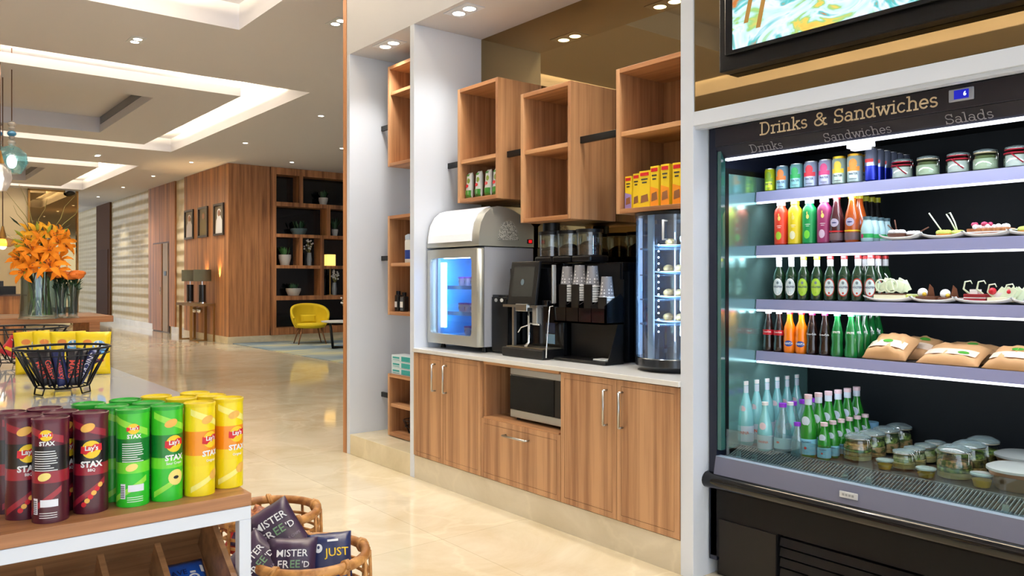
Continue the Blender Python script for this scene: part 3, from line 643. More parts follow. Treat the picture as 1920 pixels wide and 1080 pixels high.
# ============================================================ COFFEE MACHINE
r = thing('coffee_machine', 'black coffee machine with a tilted touchscreen', 'coffee machine', (3.35, 3.82, .916))
MB().box(3.30, 3.56, 3.62, 4.02, .918, 1.50).build('body', GLOSSB, r, bevel=.004)
MB().box(3.165, 3.30, 3.62, 4.02, 1.235, 1.275).box(3.20, 3.30, 3.62, 4.02, 1.275, 1.47).build('head', GLOSSB, r, bevel=.004)
MB().box(3.13, 3.31, 3.62, 4.015, .918, .975).build('drip_tray', BLACK, r, bevel=.006)
MB().box(3.15, 3.298, 3.64, 3.995, .976, .981).build('drip_grate', mat('grate_steel', (160, 150, 128), .35, .8), r)
Ms = frame((3.125, 3.955, 1.245), (0, -1, 0), (.14, 0, 1))
sc_ = MB().box(0, .27, 0, .27, -.02, .0, 0, Ms).build('touchscreen', BLACK, r, bevel=.004)
MB().box(.035, .235, .05, .235, .0008, .0012, 0, Ms).build('display', mat('screen_grey', (48, 50, 50), .2, spec=.3), sc_)
b = MB(); b.plate(earc(.13, .14, .016, .02, 0, 360, 12)[:-1], .0005, 0, Ms @ T(0, 0, .0015)); b.build('icon', mat('icon_blue', (90, 110, 122), .4), sc_)
MB().box(3.118, 3.17, 3.66, 3.99, 1.228, 1.243).build('trim', STEEL, r)
MB().box(3.105, 3.155, 3.74, 3.85, 1.205, 1.25).build('spout_block', STEEL, r, bevel=.004)
MB().box(3.17, 3.21, 3.72, 3.765, 1.12, 1.232).build('spout', SILVER, r, bevel=.004)
b = MB(); b.tube([(3.175, 3.80, 1.235), (3.175, 3.80, 1.01), (3.15, 3.81, .985)], .010, 8); b.tube([(3.175, 3.80, 1.12), (3.16, 3.86, 1.10), (3.15, 3.875, 1.07)], .005, 6); b.tube([(3.175, 3.80, 1.13), (3.175, 3.70, 1.125)], .007, 6); b.build('steam_pipe', CHROME, r)
MB().box(3.18, 3.20, 3.955, 3.975, .983, 1.232).build('column', STEEL, r)
MB().box(3.297, 3.30, 3.70, 3.78, 1.0, 1.06).build('sticker', mat('sticker_blue', (150, 190, 214), .5), r); MB().box(3.297, 3.30, 3.70, 3.78, 1.065, 1.13).build('sticker', mat('sticker_navy', (20, 36, 70), .4), r)
MB().box(3.20, 3.228, 3.606, 3.619, 1.255, 1.488).build('side_trim', SILVER, r, bevel=.003)
MB().tube([(3.31, 3.612, 1.25), (3.18, 3.612, 1.235), (3.155, 3.612, 1.0), (3.15, 3.612, .93)], .005, 6).build('side_rail', CHROME, r)
# milk cooler
r = thing('milk_cooler', 'black narrow milk cooler between the freezer and the coffee machine', 'cooler', (3.35, 4.12, .916))
MB().box(3.20, 3.52, 4.03, 4.208, .918, 1.30).build('body', GLOSSB, r, bevel=.004); MB().box(3.192, 3.199, 4.036, 4.203, .935, 1.285).build('door', BLACK, r, bevel=.003)
for y, mm in ((4.155, SILVER), (4.095, foil_w)): MB().add(*((lambda b: (b.v, b.f))(MB().plate(earc(0, 0, .016, .012, 0, 360, 14)[:-1], .002, 0, frame((3.191, y, 1.265), (0, -1, 0), (0, 0, 1))))), 0).build('badge', mm, r)
# bean hoppers
HG = glass('hopper_glass', (222, 232, 238), .12)
beans = two_tone('beans', (34, 20, 12), (80, 52, 34), 60, .5)
for i, (y, x) in enumerate(((3.80, 3.36), (3.63, 3.36), (3.455, 3.36))):
    r = thing('bean_hopper', ['bean hopper above the touchscreen, with the tall black cap', 'middle bean hopper on the coffee machine', 'bean hopper nearest the paper cups'][i], 'hopper', (x, y, 1.503), group='clear bean hoppers')
    b = MB(); b.box(x - .075, x + .085, y - .08, y + .08, 1.5035, 1.545); b.build('base', BLACK, r, bevel=.012)
    b = MB(); b.open_ends = True; b.lathe([(.074, 1.546), (.078, 1.68)], 24, 0, T(x, y, 0)); b.build('jar', HG, r)
    MB().lathe([(.082, 1.68), (.082, 1.70), (.0001, 1.703)], 24, 0, T(x, y, 0)).build('lid', BLACK, r)
    MB().lathe([(.070, 1.547), (.070, 1.58 + .012 * i), (.03, 1.605 + .012 * i), (.0001, 1.61 + .012 * i)], 20, 0, T(x, y, 0)).build('beans', beans, r)
    if i == 0: MB().cyl((x, y, 1.704), .055, .05, seg=20).build('cap', BLACK, r)
# second machine body and cup dispenser
r = thing('espresso_unit', 'black square machine body behind the paper cup dispenser', 'coffee machine', (3.45, 3.40, .916))
MB().box(3.36, 3.56, 3.185, 3.612, .918, 1.50).build('body', GLOSSB, r, bevel=.004); MB().box(3.352, 3.359, 3.20, 3.60, 1.27, 1.49).build('front_plate', BLACK, r)
r = thing('grinder', 'tall black coffee grinder next to the glass cylinder showcase', 'grinder', (3.50, 3.10, .916))
MB().box(3.44, 3.56, 3.04, 3.17, .918, 1.45).build('body', GLOSSB, r, bevel=.006); MB().lathe([(.05, 1.451), (.068, 1.50), (.068, 1.62), (.07, 1.625), (.07, 1.645), (.0001, 1.65)], 20, [0, 0, 1, 1, 1], T(3.49, 3.105, 0)).build('hopper', [mat('smoke_clear', (50, 50, 52), .1, coat=.5), BLACK], r)
DSP = r = thing('cup_dispenser', 'black cup and lid dispenser with four slanted bins', 'dispenser', (3.27, 3.35, .916))
b = MB(); prism_y(b, [(3.20, 1.145), (3.35, 1.145), (3.35, 1.29), (3.32, 1.32), (3.20, 1.255)], 3.165, 3.17, smooth=False)
yy = [3.17, 3.277, 3.384, 3.491, 3.598]
for q in yy: prism_y(b, [(3.20, 1.145), (3.35, 1.145), (3.35, 1.30), (3.31, 1.30), (3.20, 1.25)], q - .003, q + .003, smooth=False)
b.box(3.20, 3.35, 3.165, 3.60, 1.145, 1.155); b.box(3.20, 3.206, 3.165, 3.60, 1.145, 1.235); b.build('bin_rack', GLOSSB, r)
MB().box(3.20, 3.35, 3.165, 3.60, .918, .935).build('tray', BLACK, r, bevel=.003)
b = MB(); b.box(3.345, 3.352, 3.165, 3.60, .935, 1.40); prism_y(b, [(3.22, .935), (3.352, .935), (3.352, 1.145), (3.30, 1.145)], 3.165, 3.169, smooth=False); b.build('back_plate', BLACK, r)
o = MB().box(3.225, 3.30, 3.19, 3.29, .936, .946).build('napkin_pile', foil_w, loc=(3.26, 3.24, .936), bevel=.003); tag(o, 'small white napkin pile on the dispenser tray', 'napkins')
dots = None
def dot_mat():
    m, N, L, B = node_mat('dotted_cup'); tc = N.new('ShaderNodeTexCoord'); v = N.new('ShaderNodeTexVoronoi'); v.inputs['Scale'].default_value = 52; v.inputs['Randomness'].default_value = .2; L.new(tc.outputs['Object'], v.inputs[0])
    q = N.new('ShaderNodeValToRGB'); q.color_ramp.interpolation = 'CONSTANT'; q.color_ramp.elements[0].color = lin((205, 205, 208)); q.color_ramp.elements[1].position = .3; q.color_ramp.elements[1].color = lin((120, 120, 126)); L.new(v.outputs[0], q.inputs[0]); L.new(q.outputs[0], B.inputs['Base Color']); return m
DOT = dot_mat()
def cupstack(k):
    r = thing('paper_cup_stack', 'x', 'paper cups'); b = local(); b.lathe([(.041, 0), (.043, .004), (.041, .006), (.030, .112), (.030, .116), (.0001, .114)], 22, 0); b.build('top_cup', DOT, r)
    b = local(); b.lathe([(.0445, -.006), (.0445, .003)], 22); b.build('rim', TXTW, r); return r
def lidstack(k):
    r = thing('cup_lid_stack', 'x', 'cup lids'); b = local(); n = 6
    for i in range(n): b.lathe([(.030, i * .0145), (.041, i * .0145 + .001), (.041, i * .0145 + .008), (.034, i * .0145 + .010), (.030, i * .0145 + .0145)], 20)
    b.build('lid', TXTW, r); return r
CS = Maker(cupstack); LS = Maker(lidstack)
yy2 = (3.545, 3.437, 3.33, 3.215)
b = MB(); [b.box(3.204, 3.212, y - .05, y + .012, 1.15, 1.372 if i < 3 else 1.30) for i, y in enumerate(yy2)]; b.build('divider_plate', BLACK, DSP)
where = ['nearest the coffee machine', 'second from the coffee machine, the tallest', 'third from the coffee machine', 'lowest, by the glass cylinder']
for i, (y, z) in enumerate(((3.545, 1.362), (3.437, 1.368), (3.33, 1.362), (3.215, 1.30))):
    LS('l', (3.262, y, z - .006 - .0875 - (0 if i < 3 else -.0)), 0, 'stack of white cup lids under the grey cups ' + where[i].split(',')[0], 'white lid stacks in the dispenser')
    CS('c', (3.262, y, z), 0, 'grey dotted paper cups upside down in the dispenser, ' + where[i], 'grey dotted cup stacks')
# ============================================================ CYLINDER SHOWCASE
cx_, cy_ = 3.36, 2.80; rr = .21
r = thing('cylinder_showcase', 'tall glass cylinder food showcase with a light strip beside the white column', 'showcase', (cx_, cy_, .916))
M0 = T(cx_, cy_, 0)
MB().lathe([(rr - .03, .918), (rr - .01, .935), (rr, .945), (rr, .985), (rr - .004, .99), (.0001, .99)], 48, 0, M0).build('base', mat('smoked_steel', (70, 74, 80), .2, .9), r)
MB().lathe([(rr + .004, 1.735), (rr + .004, 1.752), (.0001, 1.754)], 48, 0, M0).build('top', BLACK, r)
b = MB(); b.open_ends = True; b.lathe([(rr - .002, .991), (rr - .002, 1.735)], 64, 0, M0); b.build('glass_wall', glass('cylinder_glass', (196, 218, 238), .14, haze=.06, hazec=(110, 150, 200)), r)
for a in (R(182), R(110), R(20)): MB().box(rr - .016, rr - .004, -.018, .018, .99, 1.735, 0, M0 @ Matrix.Rotation(a, 4, 'Z')).build('post', mat('post_white', (214, 224, 236), .3), r)
b = MB(); M1 = M0 @ Matrix.Rotation(R(193), 4, 'Z')
for i in range(15): b.ball((rr - .022, 0, 1.13 + i * .032), .0042, seg=8, rings=6, M=M1)
b.build('led', mat('led_dot', (255, 255, 255), .5, emit=(220, 238, 255), es=35), r)
p_ = M1 @ Vector((rr - .05, 0, 1.36)); area(p_, (R(90), 0, R(193 + 90)), .02, .6, 6, (.5, .75, 1.0))
for z in (1.16, 1.29, 1.42, 1.56): MB().lathe([(rr - .022, z), (rr - .022, z + .006), (.0001, z + .006)], 40, 0, M0).build('shelf', glass('shelf_glass', (190, 215, 230), .15, haze=.25, hazec=(190, 210, 230)), r)
MB().cyl((cx_, cy_, .991), .008, .74).build('spindle', CHROME, r)
MB().tube([(cx_ - rr - .005, cy_ - .10, 1.705), (cx_ - rr - .005, cy_ - .10, 1.60)], .006, 8).tube([(cx_ - rr - .005, cy_ - .10, 1.70), (cx_ - rr + .026, cy_ - .10, 1.70)], .004, 6).tube([(cx_ - rr - .005, cy_ - .10, 1.605), (cx_ - rr + .026, cy_ - .10, 1.605)], .004, 6).build('handle', mat('handle_white', (235, 240, 245), .2), r)
pastry = two_tone('pastry', (120, 80, 44), (200, 150, 90), 30, .6)
for i, (z, n) in enumerate(((1.166, 3), (1.296, 4), (1.426, 3), (1.566, 3))):
    o = MB().lathe([(.04, z + .001), (.09, z + .006), (.13, z + .014), (.128, z + .017), (.085, z + .009), (.0001, z + .008)], 28, 0, T(cx_ + .02, cy_, 0)).build('plate', TXTW, loc=(cx_ + .02, cy_, z)); tag(o, 'white plate on the ' + ['lowest', 'second-lowest', 'second-highest', 'highest'][i] + ' shelf of the cylinder showcase', 'plate', 'plates in the cylinder showcase')
    for j in range(n):
        a = j * 6.283 / n + i; b = MB(); b.ball((cx_ + .02 + .05 * math.cos(a), cy_ + .05 * math.sin(a), z + .032), .03, seg=14, rings=8, sc_=(1.1, .9, .75)); o = b.build('pastry', pastry, loc=(cx_, cy_, z)); tag(o, 'brown pastry on the ' + ['lowest', 'second-lowest', 'second-highest', 'highest'][i] + ' plate of the cylinder showcase', 'pastry', 'pastries on plate ' + ['one', 'two', 'three', 'four'][i] + ' of the showcase')
# ============================================================ OPEN DISPLAY FRIDGE
GX, GY1, GY0 = 3.10, 2.378, .42
r = thing('display_fridge', 'tall black open display fridge reading Drinks and Sandwiches', 'display fridge', (3.4, 1.4, 0)); FR = r
NAVY = mat('dark_navy_metal', (28, 33, 50), .45, .1, spec=.3); LAV = mat('price_rail', (150, 154, 196), .4)
MB().box(3.10, 3.93, 2.336, GY1, .08, 2.11).build('side_panel', NAVY, r)
MB().box(3.10, 3.93, GY0, GY0 + .04, .08, 2.11).build('side_panel', NAVY, r)
gs = MB().box(3.105, 3.137, 2.314, 2.335, .60, 2.0).build('end_glass', mat('green_glass', (48, 92, 88), .08, coat=.6), r)
MB().box(3.137, 3.162, 2.312, 2.335, .66, 1.925).box(3.162, 3.85, 2.312, 2.335, 1.90, 1.925).build('end_frame', BLACK, r)
def endmirror():
    m, N, L, B = node_mat('end_mirror'); B.inputs['Base Color'].default_value = lin((150, 205, 200)); B.inputs['Metallic'].default_value = .75; B.inputs['Roughness'].default_value = .16; return m
MB().box(3.162, 3.85, 2.314, 2.335, .60, 1.90).build('end_mirror', endmirror(), r)
MB().box(3.85, 3.93, GY0 + .04, 2.336, .4, 2.11).box(3.12, 3.85, GY0 + .04, 2.336, 2.05, 2.11).build('shell', BLACK, r)
def perf():
    m, N, L, B = node_mat('perforated_back'); tc = N.new('ShaderNodeTexCoord'); v = N.new('ShaderNodeTexVoronoi'); v.inputs['Scale'].default_value = 42; v.inputs['Randomness'].default_value = 0
    L.new(tc.outputs['Object'], v.inputs[0]); q = N.new('ShaderNodeValToRGB'); q.color_ramp.elements[0].position = .22; q.color_ramp.elements[0].color = lin((2, 3, 4)); q.color_ramp.elements[1].position = .3; q.color_ramp.elements[1].color = lin((13, 19, 23))
    L.new(v.outputs[0], q.inputs[0]); L.new(q.outputs[0], B.inputs['Base Color']); B.inputs['Roughness'].default_value = .55; B.inputs['Specular IOR Level'].default_value = .2; return m
PERF = perf()
MB().box(3.838, 3.85, GY0 + .04, 2.312, .6, 2.05).build('back_panel', PERF, r)
# fascia
f1 = MB().box(3.09, 3.13, GY0, GY1 - .042, 2.022, 2.108).build('fascia', mat('fascia_dark', (40, 38, 46), .4, spec=.3), r, bevel=.002)
Mf = frame((3.094, GY1 - .042, 2.02), (0, -1, 0), (.034, 0, -.055))      # slanted lower strip, v runs downwards
f2 = MB().box(0, 1.916, 0, .062, 0, .012, 0, Mf).build('fascia_strip', mat('fascia_navy', (22, 24, 40), .35, spec=.3), r)
MB().box(3.118, 3.14, GY0 + .04, 2.30, 1.955, 1.966).build('light_strip', mat('led_fridge', (255, 255, 255), .5, emit=(232, 238, 255), es=1.4), r)
MB().box(3.112, 3.15, 1.60, 1.70, 1.935, 1.962).box(3.115, 3.15, 1.615, 1.685, 1.925, 1.937).build('lamp_bracket', mat('bracket_white', (235, 238, 245), .4, emit=(230, 235, 255), es=.5), r)
area((3.15, 1.36, 1.95), (0, R(-38), 0), .03, 1.85, 2.6, (.86, .92, 1.0))
# slab-serif lettering drawn as strokes
def glyph(ch):
    A = earc; sf = lambda x, y, h=.15: [(x - h, y), (x + h, y)]
    return {
     'D': (.9, [[(.2, 0), (.2, 1)], [(.04, 1), (.4, 1)] + A(.4, .5, .36, .5, 90, -90, 12) + [(.04, 0)]]),
     'S': (.74, [A(.36, .745, .25, .255, 25, 270, 12) + A(.36, .25, .28, .25, 80, -155, 12), [(.6, .72), (.6, 1)], [(.1, 0), (.1, .3)]]),
     'r': (.5, [[(.18, 0), (.18, .64)], sf(.18, 0), [(.03, .64), (.18, .64)], A(.38, .44, .2, .22, 180, 60, 6)]),
     'i': (.36, [[(.18, 0), (.18, .64)], sf(.18, 0), [(.03, .64), (.18, .64)], [(.15, .88), (.21, .88)]]),
     'l': (.36, [[(.18, 0), (.18, 1)], sf(.18, 0), [(.03, 1), (.18, 1)]]),
     'n': (.74, [[(.17, 0), (.17, .64)], sf(.17, 0, .13), [(.03, .64), (.17, .64)], A(.37, .44, .2, .22, 180, 0, 8) + [(.57, 0)], sf(.57, 0, .13)]),
     'h': (.74, [[(.17, 0), (.17, 1)], sf(.17, 0, .13), [(.03, 1), (.17, 1)], A(.37, .44, .2, .22, 180, 0, 8) + [(.57, 0)], sf(.57, 0, .13)]),
     'k': (.7, [[(.17, 0), (.17, 1)], sf(.17, 0, .13), [(.03, 1), (.17, 1)], [(.17, .24), (.52, .64)], [(.3, .38), (.56, 0)], sf(.56, 0, .11), sf(.5, .64, .12)]),
     's': (.52, [A(.26, .49, .17, .16, 30, 270, 9) + A(.26, .165, .19, .165, 80, -150, 9)]),
     'a': (.66, [A(.27, .19, .2, .19, 0, 360, 12), A(.3, .44, .2, .21, 150, 0, 7) + [(.5, 0), (.6, 0)]]),
     'd': (.72, [A(.3, .32, .23, .33, 0, 360, 14), [(.39, 1), (.53, 1), (.53, 0), (.66, 0)]]),
     'w': (.92, [[(.1, .64), (.27, 0), (.46, .6), (.65, 0), (.82, .64)], sf(.1, .64, .1), sf(.82, .64, .1), sf(.46, .64, .08)]),
     'c': (.58, [A(.3, .32, .23, .33, 45, 318, 12)]),
     'e': (.6, [[(.07, .34)] + [(.53, .34)] + A(.3, .33, .23, .32, 0, 318, 13)]),
     '&': (.95, [[(.86, 0), (.3, .66)] + A(.42, .8, .18, .18, 215, -40, 9) + [(.3, .5)] + A(.34, .25, .26, .25, 110, 290, 8) + [(.62, .12), (.76, .5)], sf(.76, .5, .11), sf(.84, 0, .1)]),
     ' ': (.45, [])}[ch]
def serif(mb, s, length, cap, M, mi=0, wd=.105):
    tot = sum(glyph(c)[0] for c in s); sx = length / (tot * cap); x = 0
    for c in s:
        a, st = glyph(c)
        for p in st: mb.stroke([((x + q[0]) * cap * sx, q[1] * cap) for q in p], wd * cap, M, mi, .0012)
        x += a
    return mb
GOLDTXT = mat('lettering_tan', (206, 186, 152), .5, emit=(206, 186, 152), es=.12); GREYTXT = mat('lettering_grey', (150, 148, 158), .5)
serif(MB(), 'Drinks & Sandwiches', .765, .052, frame((3.0895, 2.095, 2.044), (0, -1, 0), (0, 0, 1)), wd=.115).build('lettering', GOLDTXT, f1)
up = (-.034, 0, .055)
for s_, y, L_ in (('Drinks', 2.158, .165), ('Sandwiches', 1.80, .285), ('Salads', 1.315, .165)):
    serif(MB(), s_, L_, .036, frame((3.1175, y, 1.977), (0, -1, 0), up), wd=.09).build('lettering', GREYTXT, f2)
ct = MB().box(3.084, 3.092, 1.206, 1.292, 2.048, 2.094).build('controller', mat('controller_grey', (160, 164, 176), .4), f1, bevel=.003)
ct2 = MB().box(3.0825, 3.0845, 1.222, 1.272, 2.056, 2.088).text('6', .022, frame((3.082, 1.235, 2.072), (0, -1, 0), (0, 0, 1)), 1, .02)
ct2.build('display', [mat('controller_blue', (6, 10, 60), .3, emit=(20, 30, 200), es=.5), mat('controller_digit', (230, 240, 255), .3, emit=(200, 220, 255), es=1.5)], f1)
# shelves
SHZ = [1.825, 1.563, 1.301, 1.050]
slot = mat('shelf_underside', (40, 44, 52), .45)
for z in SHZ:
    s = MB().box(3.386, 3.836, GY0 + .04, 2.312, z - .012, z).build('shelf', slot, r)
    b = MB(); prism_y(b, [(3.374, z - .045), (3.380, z + .002), (3.388, z + .002), (3.388, z - .045)], GY0 + .04, 2.31, smooth=False); b.build('price_rail', LAV, s)
    MB().box(3.378, 3.392, GY0 + .04, 2.308, z - .056, z - .047).build('light_strip', mat('led_shelf', (255, 255, 255), .5, emit=(236, 236, 255), es=1.2), s)
    area((3.40, 1.36, z - .06), (0, R(-35), 0), .02, 1.85, 1.7, (.86, .90, 1.0))
# bottom deck
MB().box(3.24, 3.838, GY0 + .04, 2.312, .585, .6).build('deck', mat('deck_dark', (40, 46, 50), .35), r)
b = MB(); y = GY0 + .05; Mg = None
while y < 2.30:
    prism_y(b, [(3.136, .560), (3.136, .572), (3.245, .608), (3.245, .598)], y, y + .0035, smooth=False); y += .0145
b.box(3.130, 3.138, GY0 + .04, 2.312, .552, .574); b.box(3.243, 3.250, GY0 + .04, 2.312, .585, .610); b.build('air_grille', mat('grille_grey', (120, 128, 132), .4, .3), r)
MB().box(3.130, 3.25, GY0 + .04, 2.312, .50, .53).build('drip_pan', BLACK, r)
MB().box(3.126, 3.130, GY0 + .04, 2.30, .574, .70).build('front_glass', glass('riser_glass', (225, 240, 240), .05), r)
for y in (2.24, 2.155, 1.72, 1.62, 1.12, .9): MB().box(3.132, 3.142, y - .01, y + .01, .574, .602).build('glass_clip', glass('clip_clear', (220, 235, 240), .25, haze=.25), r)
MB().box(3.095, 3.132, GY0, 2.336, .560, .572).build('sill_top', mat('sill_light', (176, 196, 220), .3), r)
b = MB(); prism_y(b, [(3.095, .571), (3.132, .571), (3.132, .49), (3.078, .49), (3.086, .53)], GY0, 2.336, smooth=False); sl = b.build('sill', mat('sill_grey', (98, 102, 124), .45, spec=.3), r)
tg = MB().box(3.076, 3.083, 1.635, 1.712, .515, .541).build('tag', mat('tag_grey', (196, 200, 204), .4), sl, bevel=.002)
b = MB(); [b.box(3.0748, 3.0762, 1.65 + i * .0135, 1.65 + i * .0135 + .009, .524, .533) for i in range(4)]; b.build('tag_print', mat('tag_print', (140, 144, 150), .5), tg)
b = MB(); prism_y(b, earc(3.094, .455, .042, .038, 90, 270, 8) + [(3.12, .417), (3.12, .493)], GY0, 2.392); b.build('bumper', GLOSSB, r)
MB().box(3.10, 3.85, GY0 + .01, 2.37, .285, .44).box(3.10, 3.85, 2.01, 2.37, .10, .285).box(3.14, 3.85, GY0 + .01, 2.01, .10, .285).build('lower_panel', mat('panel_black', (8, 9, 13), .45, spec=.15), r)
MB().box(3.092, 3.10, 2.015, 2.315, .03, .28).build('kick_cover', mat('panel_brownblack', (24, 22, 22), .45, spec=.2), r)
b = MB()
for i in range(5): prism_y(b, [(3.104, .235 - i * .045), (3.112, .27 - i * .045), (3.138, .27 - i * .045), (3.138, .262 - i * .045)], GY0 + .03, 2.005, smooth=False)
b.build('louver', mat('louver_black', (12, 13, 16), .35, spec=.3), r)
MB().box(3.14, 3.85, GY0 + .02, 2.36, 0.001, .10).build('kick_base', BLACK, r)
# ============================================================ TELEVISION
r = thing('television', 'black wall television showing bright pictures above the display fridge', 'television', (2.96, 1.4, 2.31))
MB().box(2.93, 2.997, .55, 2.195, 2.314, 2.98).build('housing', BLACK, r, bevel=.006)
MB().box(2.905, 2.929, .62, 2.147, 2.375, 2.92).build('bezel', GLOSSB, r, bevel=.004)
def screen():
    m, N, L, B = node_mat('tv_picture'); tc = N.new('ShaderNodeTexCoord'); mp = N.new('ShaderNodeMapping'); mp.inputs['Scale'].default_value = (1, 1, 1.6); n = N.new('ShaderNodeTexNoise'); n.inputs['Scale'].default_value = 5; n.inputs['Detail'].default_value = 3; n.inputs['Distortion'].default_value = 1.5
    L.new(tc.outputs['Object'], mp.inputs[0]); L.new(mp.outputs[0], n.inputs[0]); q = N.new('ShaderNodeValToRGB'); e = q.color_ramp.elements
    cols = [(.0, (30, 60, 110)), (.33, (200, 120, 50)), (.40, (70, 190, 190)), (.47, (225, 235, 250)), (.55, (190, 230, 235)), (.60, (150, 200, 120)), (.66, (240, 200, 90)), (1, (220, 90, 60))]
    e[0].position = 0; e[0].color = lin(cols[0][1]); e[1].position = 1; e[1].color = lin(cols[-1][1])
    for p, c in cols[1:-1]: k = e.new(p); k.color = lin(c)
    B.inputs['Base Color'].default_value = (0, 0, 0, 1); L.new(n.outputs[0], q.inputs[0]); L.new(q.outputs[0], B.inputs['Emission Color']); B.inputs['Emission Strength'].default_value = .75; B.inputs['Roughness'].default_value = .2; return m
scn = MB().box(2.901, 2.905, .66, 2.103, 2.392, 2.90).build('screen', screen(), r)
b = MB()
for (y, z, hh, lean) in ((2.045, 2.49, .12, .03), (1.985, 2.455, .13, .03)):
    b.poly([(2.8995, y, z), (2.8995, y - .022, z), (2.8995, y - .022 - lean, z + hh), (2.8995, y - lean, z + hh)])
b.build('screen_picture', mat('tv_brown', (0, 0, 0), .3, emit=(150, 110, 50), es=.9), scn)
# ============================================================ WHAT STANDS IN THE DISPLAY FRIDGE
FRONT = R(180)          # angle of local -X on a lathe (towards the aisle)
SPIN = R(-14)           # bottles are seen a little from the side
CAPS = {}
def bottle_fn(prof, body_mat, cap=None, labels=(), content=None, open_=False, texts=()):
    """prof list (r,z); cap (r,z0,z1,mat); labels (r,z0,z1,mat); texts (string,size,z,r,mat,sx)"""
    def fn(key):
        r = thing('bottle', 'x', 'bottle'); b = local(); b.lathe(prof, 22); b.build('glass' if content else 'bottle_body', body_mat, r)
        if cap: b = local(); b.lathe([(cap[0], cap[1]), (cap[0], cap[2]), (.0001, cap[2] + .001)], 16); b.build('cap', cap[3], r)
        if content: b = local(); b.lathe(content[0], 18); b.build('drink', content[1], r)
        lo = None
        for (rr_, z0, z1, mm) in labels:
            b = local(); b.rect(-rr_ * 2.2, rr_ * 2.2, z0, z1, (rr_, FRONT, 0), 0, None, 16); lo = b.build('bottle_label', mm, r)
        if texts:
            b = local(); ms = []
            for t in texts:
                if t[4] not in ms: ms.append(t[4])
                mi = ms.index(t[4])
                if t[0] == '@disc': b.decal([(t[1][0] * math.cos(k * .3927), t[1][1] * math.sin(k * .3927)) for k in range(16)], (t[3], FRONT + R(t[5]), t[2]), mi)
                else: b.text(t[0], t[1], None, mi, .03, wrap=(t[3], FRONT + R(18), t[2]), sx=t[5])
            b.build('print', ms, r)
        return r
    return fn
def canfn(r0, h, c1, c2, accent, name, cap=None, txt='WATER'):
    m1 = mat('can_' + name, c1, .3, .35); m2 = mat('cantop', (196, 200, 205), .3, .8) if cap is None else mat('captop_' + name, cap, .3, .7); m3 = mat('acc_' + name, accent, .45)
    def fn(key):
        r = thing('drink_can', 'x', 'can'); b = local(); b.lathe([(r0 * .75, 0), (r0, .008), (r0, h - .012), (r0 * .86, h - .003)], 22, 0); b.build('can_body', m1, r)
        b = local(); b.lathe([(r0 * .87, h - .004), (r0 * .87, h), (.0001, h - .001)] if cap is None else [(r0 * .92, h - .008), (r0 * .92, h + .003), (.0001, h + .004)], 18); b.build('can_lid', m2, r)
        b = local(); q = (r0 + .0006, FRONT + R(12), 0)
        b.rect(-r0 * .9, r0 * .9, h * .42, h * .58, q, 0); b.decal([(r0 * .55 * math.cos(k * .3927), h * .17 * math.sin(k * .3927)) for k in range(16)], (r0 + .0009, FRONT + R(12), h * .68), 0)
        b.text(txt, .014, None, 1, .03, wrap=(r0 + .0012, FRONT + R(14), h * .32), sx=.8); b.rect(-r0 * .5, r0 * .5, h * .14, h * .16, q, 1); b.build('print', [m3, mat('can_print_dark', (60, 70, 90), .5)], r); return r
    return fn
def put(fn, px, X, z, label, group, n=1, step=.062, back='', name=None, depth_label=None):
    y = onX(px, 500, X).y; mk = Maker(fn); out = []
    for k in range(n):
        l = label if k == 0 else (depth_label or label) .replace('#', ORD[k]) ; out.append(mk('a', (X + k * step, y, z), 0, l, group))
    return out
Z1, Z2, Z3, Z4 = [z + .0015 for z in SHZ]
g1 = 'cans on the top fridge shelf'
for px, r0, h, c1, acc, nm, cap, lab, n in (
    (1444, .026, .112, (196, 212, 40), (120, 160, 30), 'lime', None, 'lime green can, at the shelf end', 1), (1467, .030, .118, (140, 178, 200), (240, 130, 50), 'peach', None, 'pale blue can with orange print', 1),
    (1494, .031, .120, (130, 190, 196), (30, 170, 90), 'mint', None, 'pale blue can with green print', 1), (1521, .033, .122, (160, 172, 200), (210, 30, 60), 'berry', None, 'pale blue can with red print', 1),
    (1548, .031, .122, (168, 172, 206), (210, 60, 130), 'rose', None, 'pale blue can with pink print', 1), (1574, .031, .125, (170, 190, 180), (230, 200, 40), 'lemon', (200, 170, 40), 'gold-capped can with yellow print', 1),
    (1603, .033, .128, (170, 190, 190), (240, 150, 40), 'orange', (200, 150, 40), 'gold-capped can with orange print', 2)):
    put(canfn(r0, h, c1, c1, acc, nm, cap), px, 3.42, Z1, lab + ' on the top fridge shelf', g1, n, depth_label='gold-capped can with orange print behind its twin on the top fridge shelf')
def energy(key):
    r = thing('drink_can', 'x', 'can'); h = .148; r0 = .027; b = local(); b.lathe([(.02, 0), (r0, .008), (r0, .07), (r0, h - .012), (.022, h - .002)], 22, [0, 0, 1, 1]); b.build('can_body', [mat('can_deepblue', (20, 40, 170), .25, .5), mat('can_silver', (150, 160, 190), .25, .7)], r)
    b = local(); b.lathe([(.0225, h - .003), (.0225, h), (.0001, h)], 16); b.build('can_lid', STEEL, r); b = local(); b.rect(-.02, .02, .085, .1, (r0 + .0006, FRONT, 0), 0); b.build('print', red, r); return r
y = onX(1634, 500, 3.42).y; EM = Maker(energy)
for k in range(6): EM('a', (3.42 + k * .06, y, Z1), 0, 'tall blue and silver can, ' + ORD[k] + ' from the front of its row on the top shelf', 'tall blue cans on the top fridge shelf')
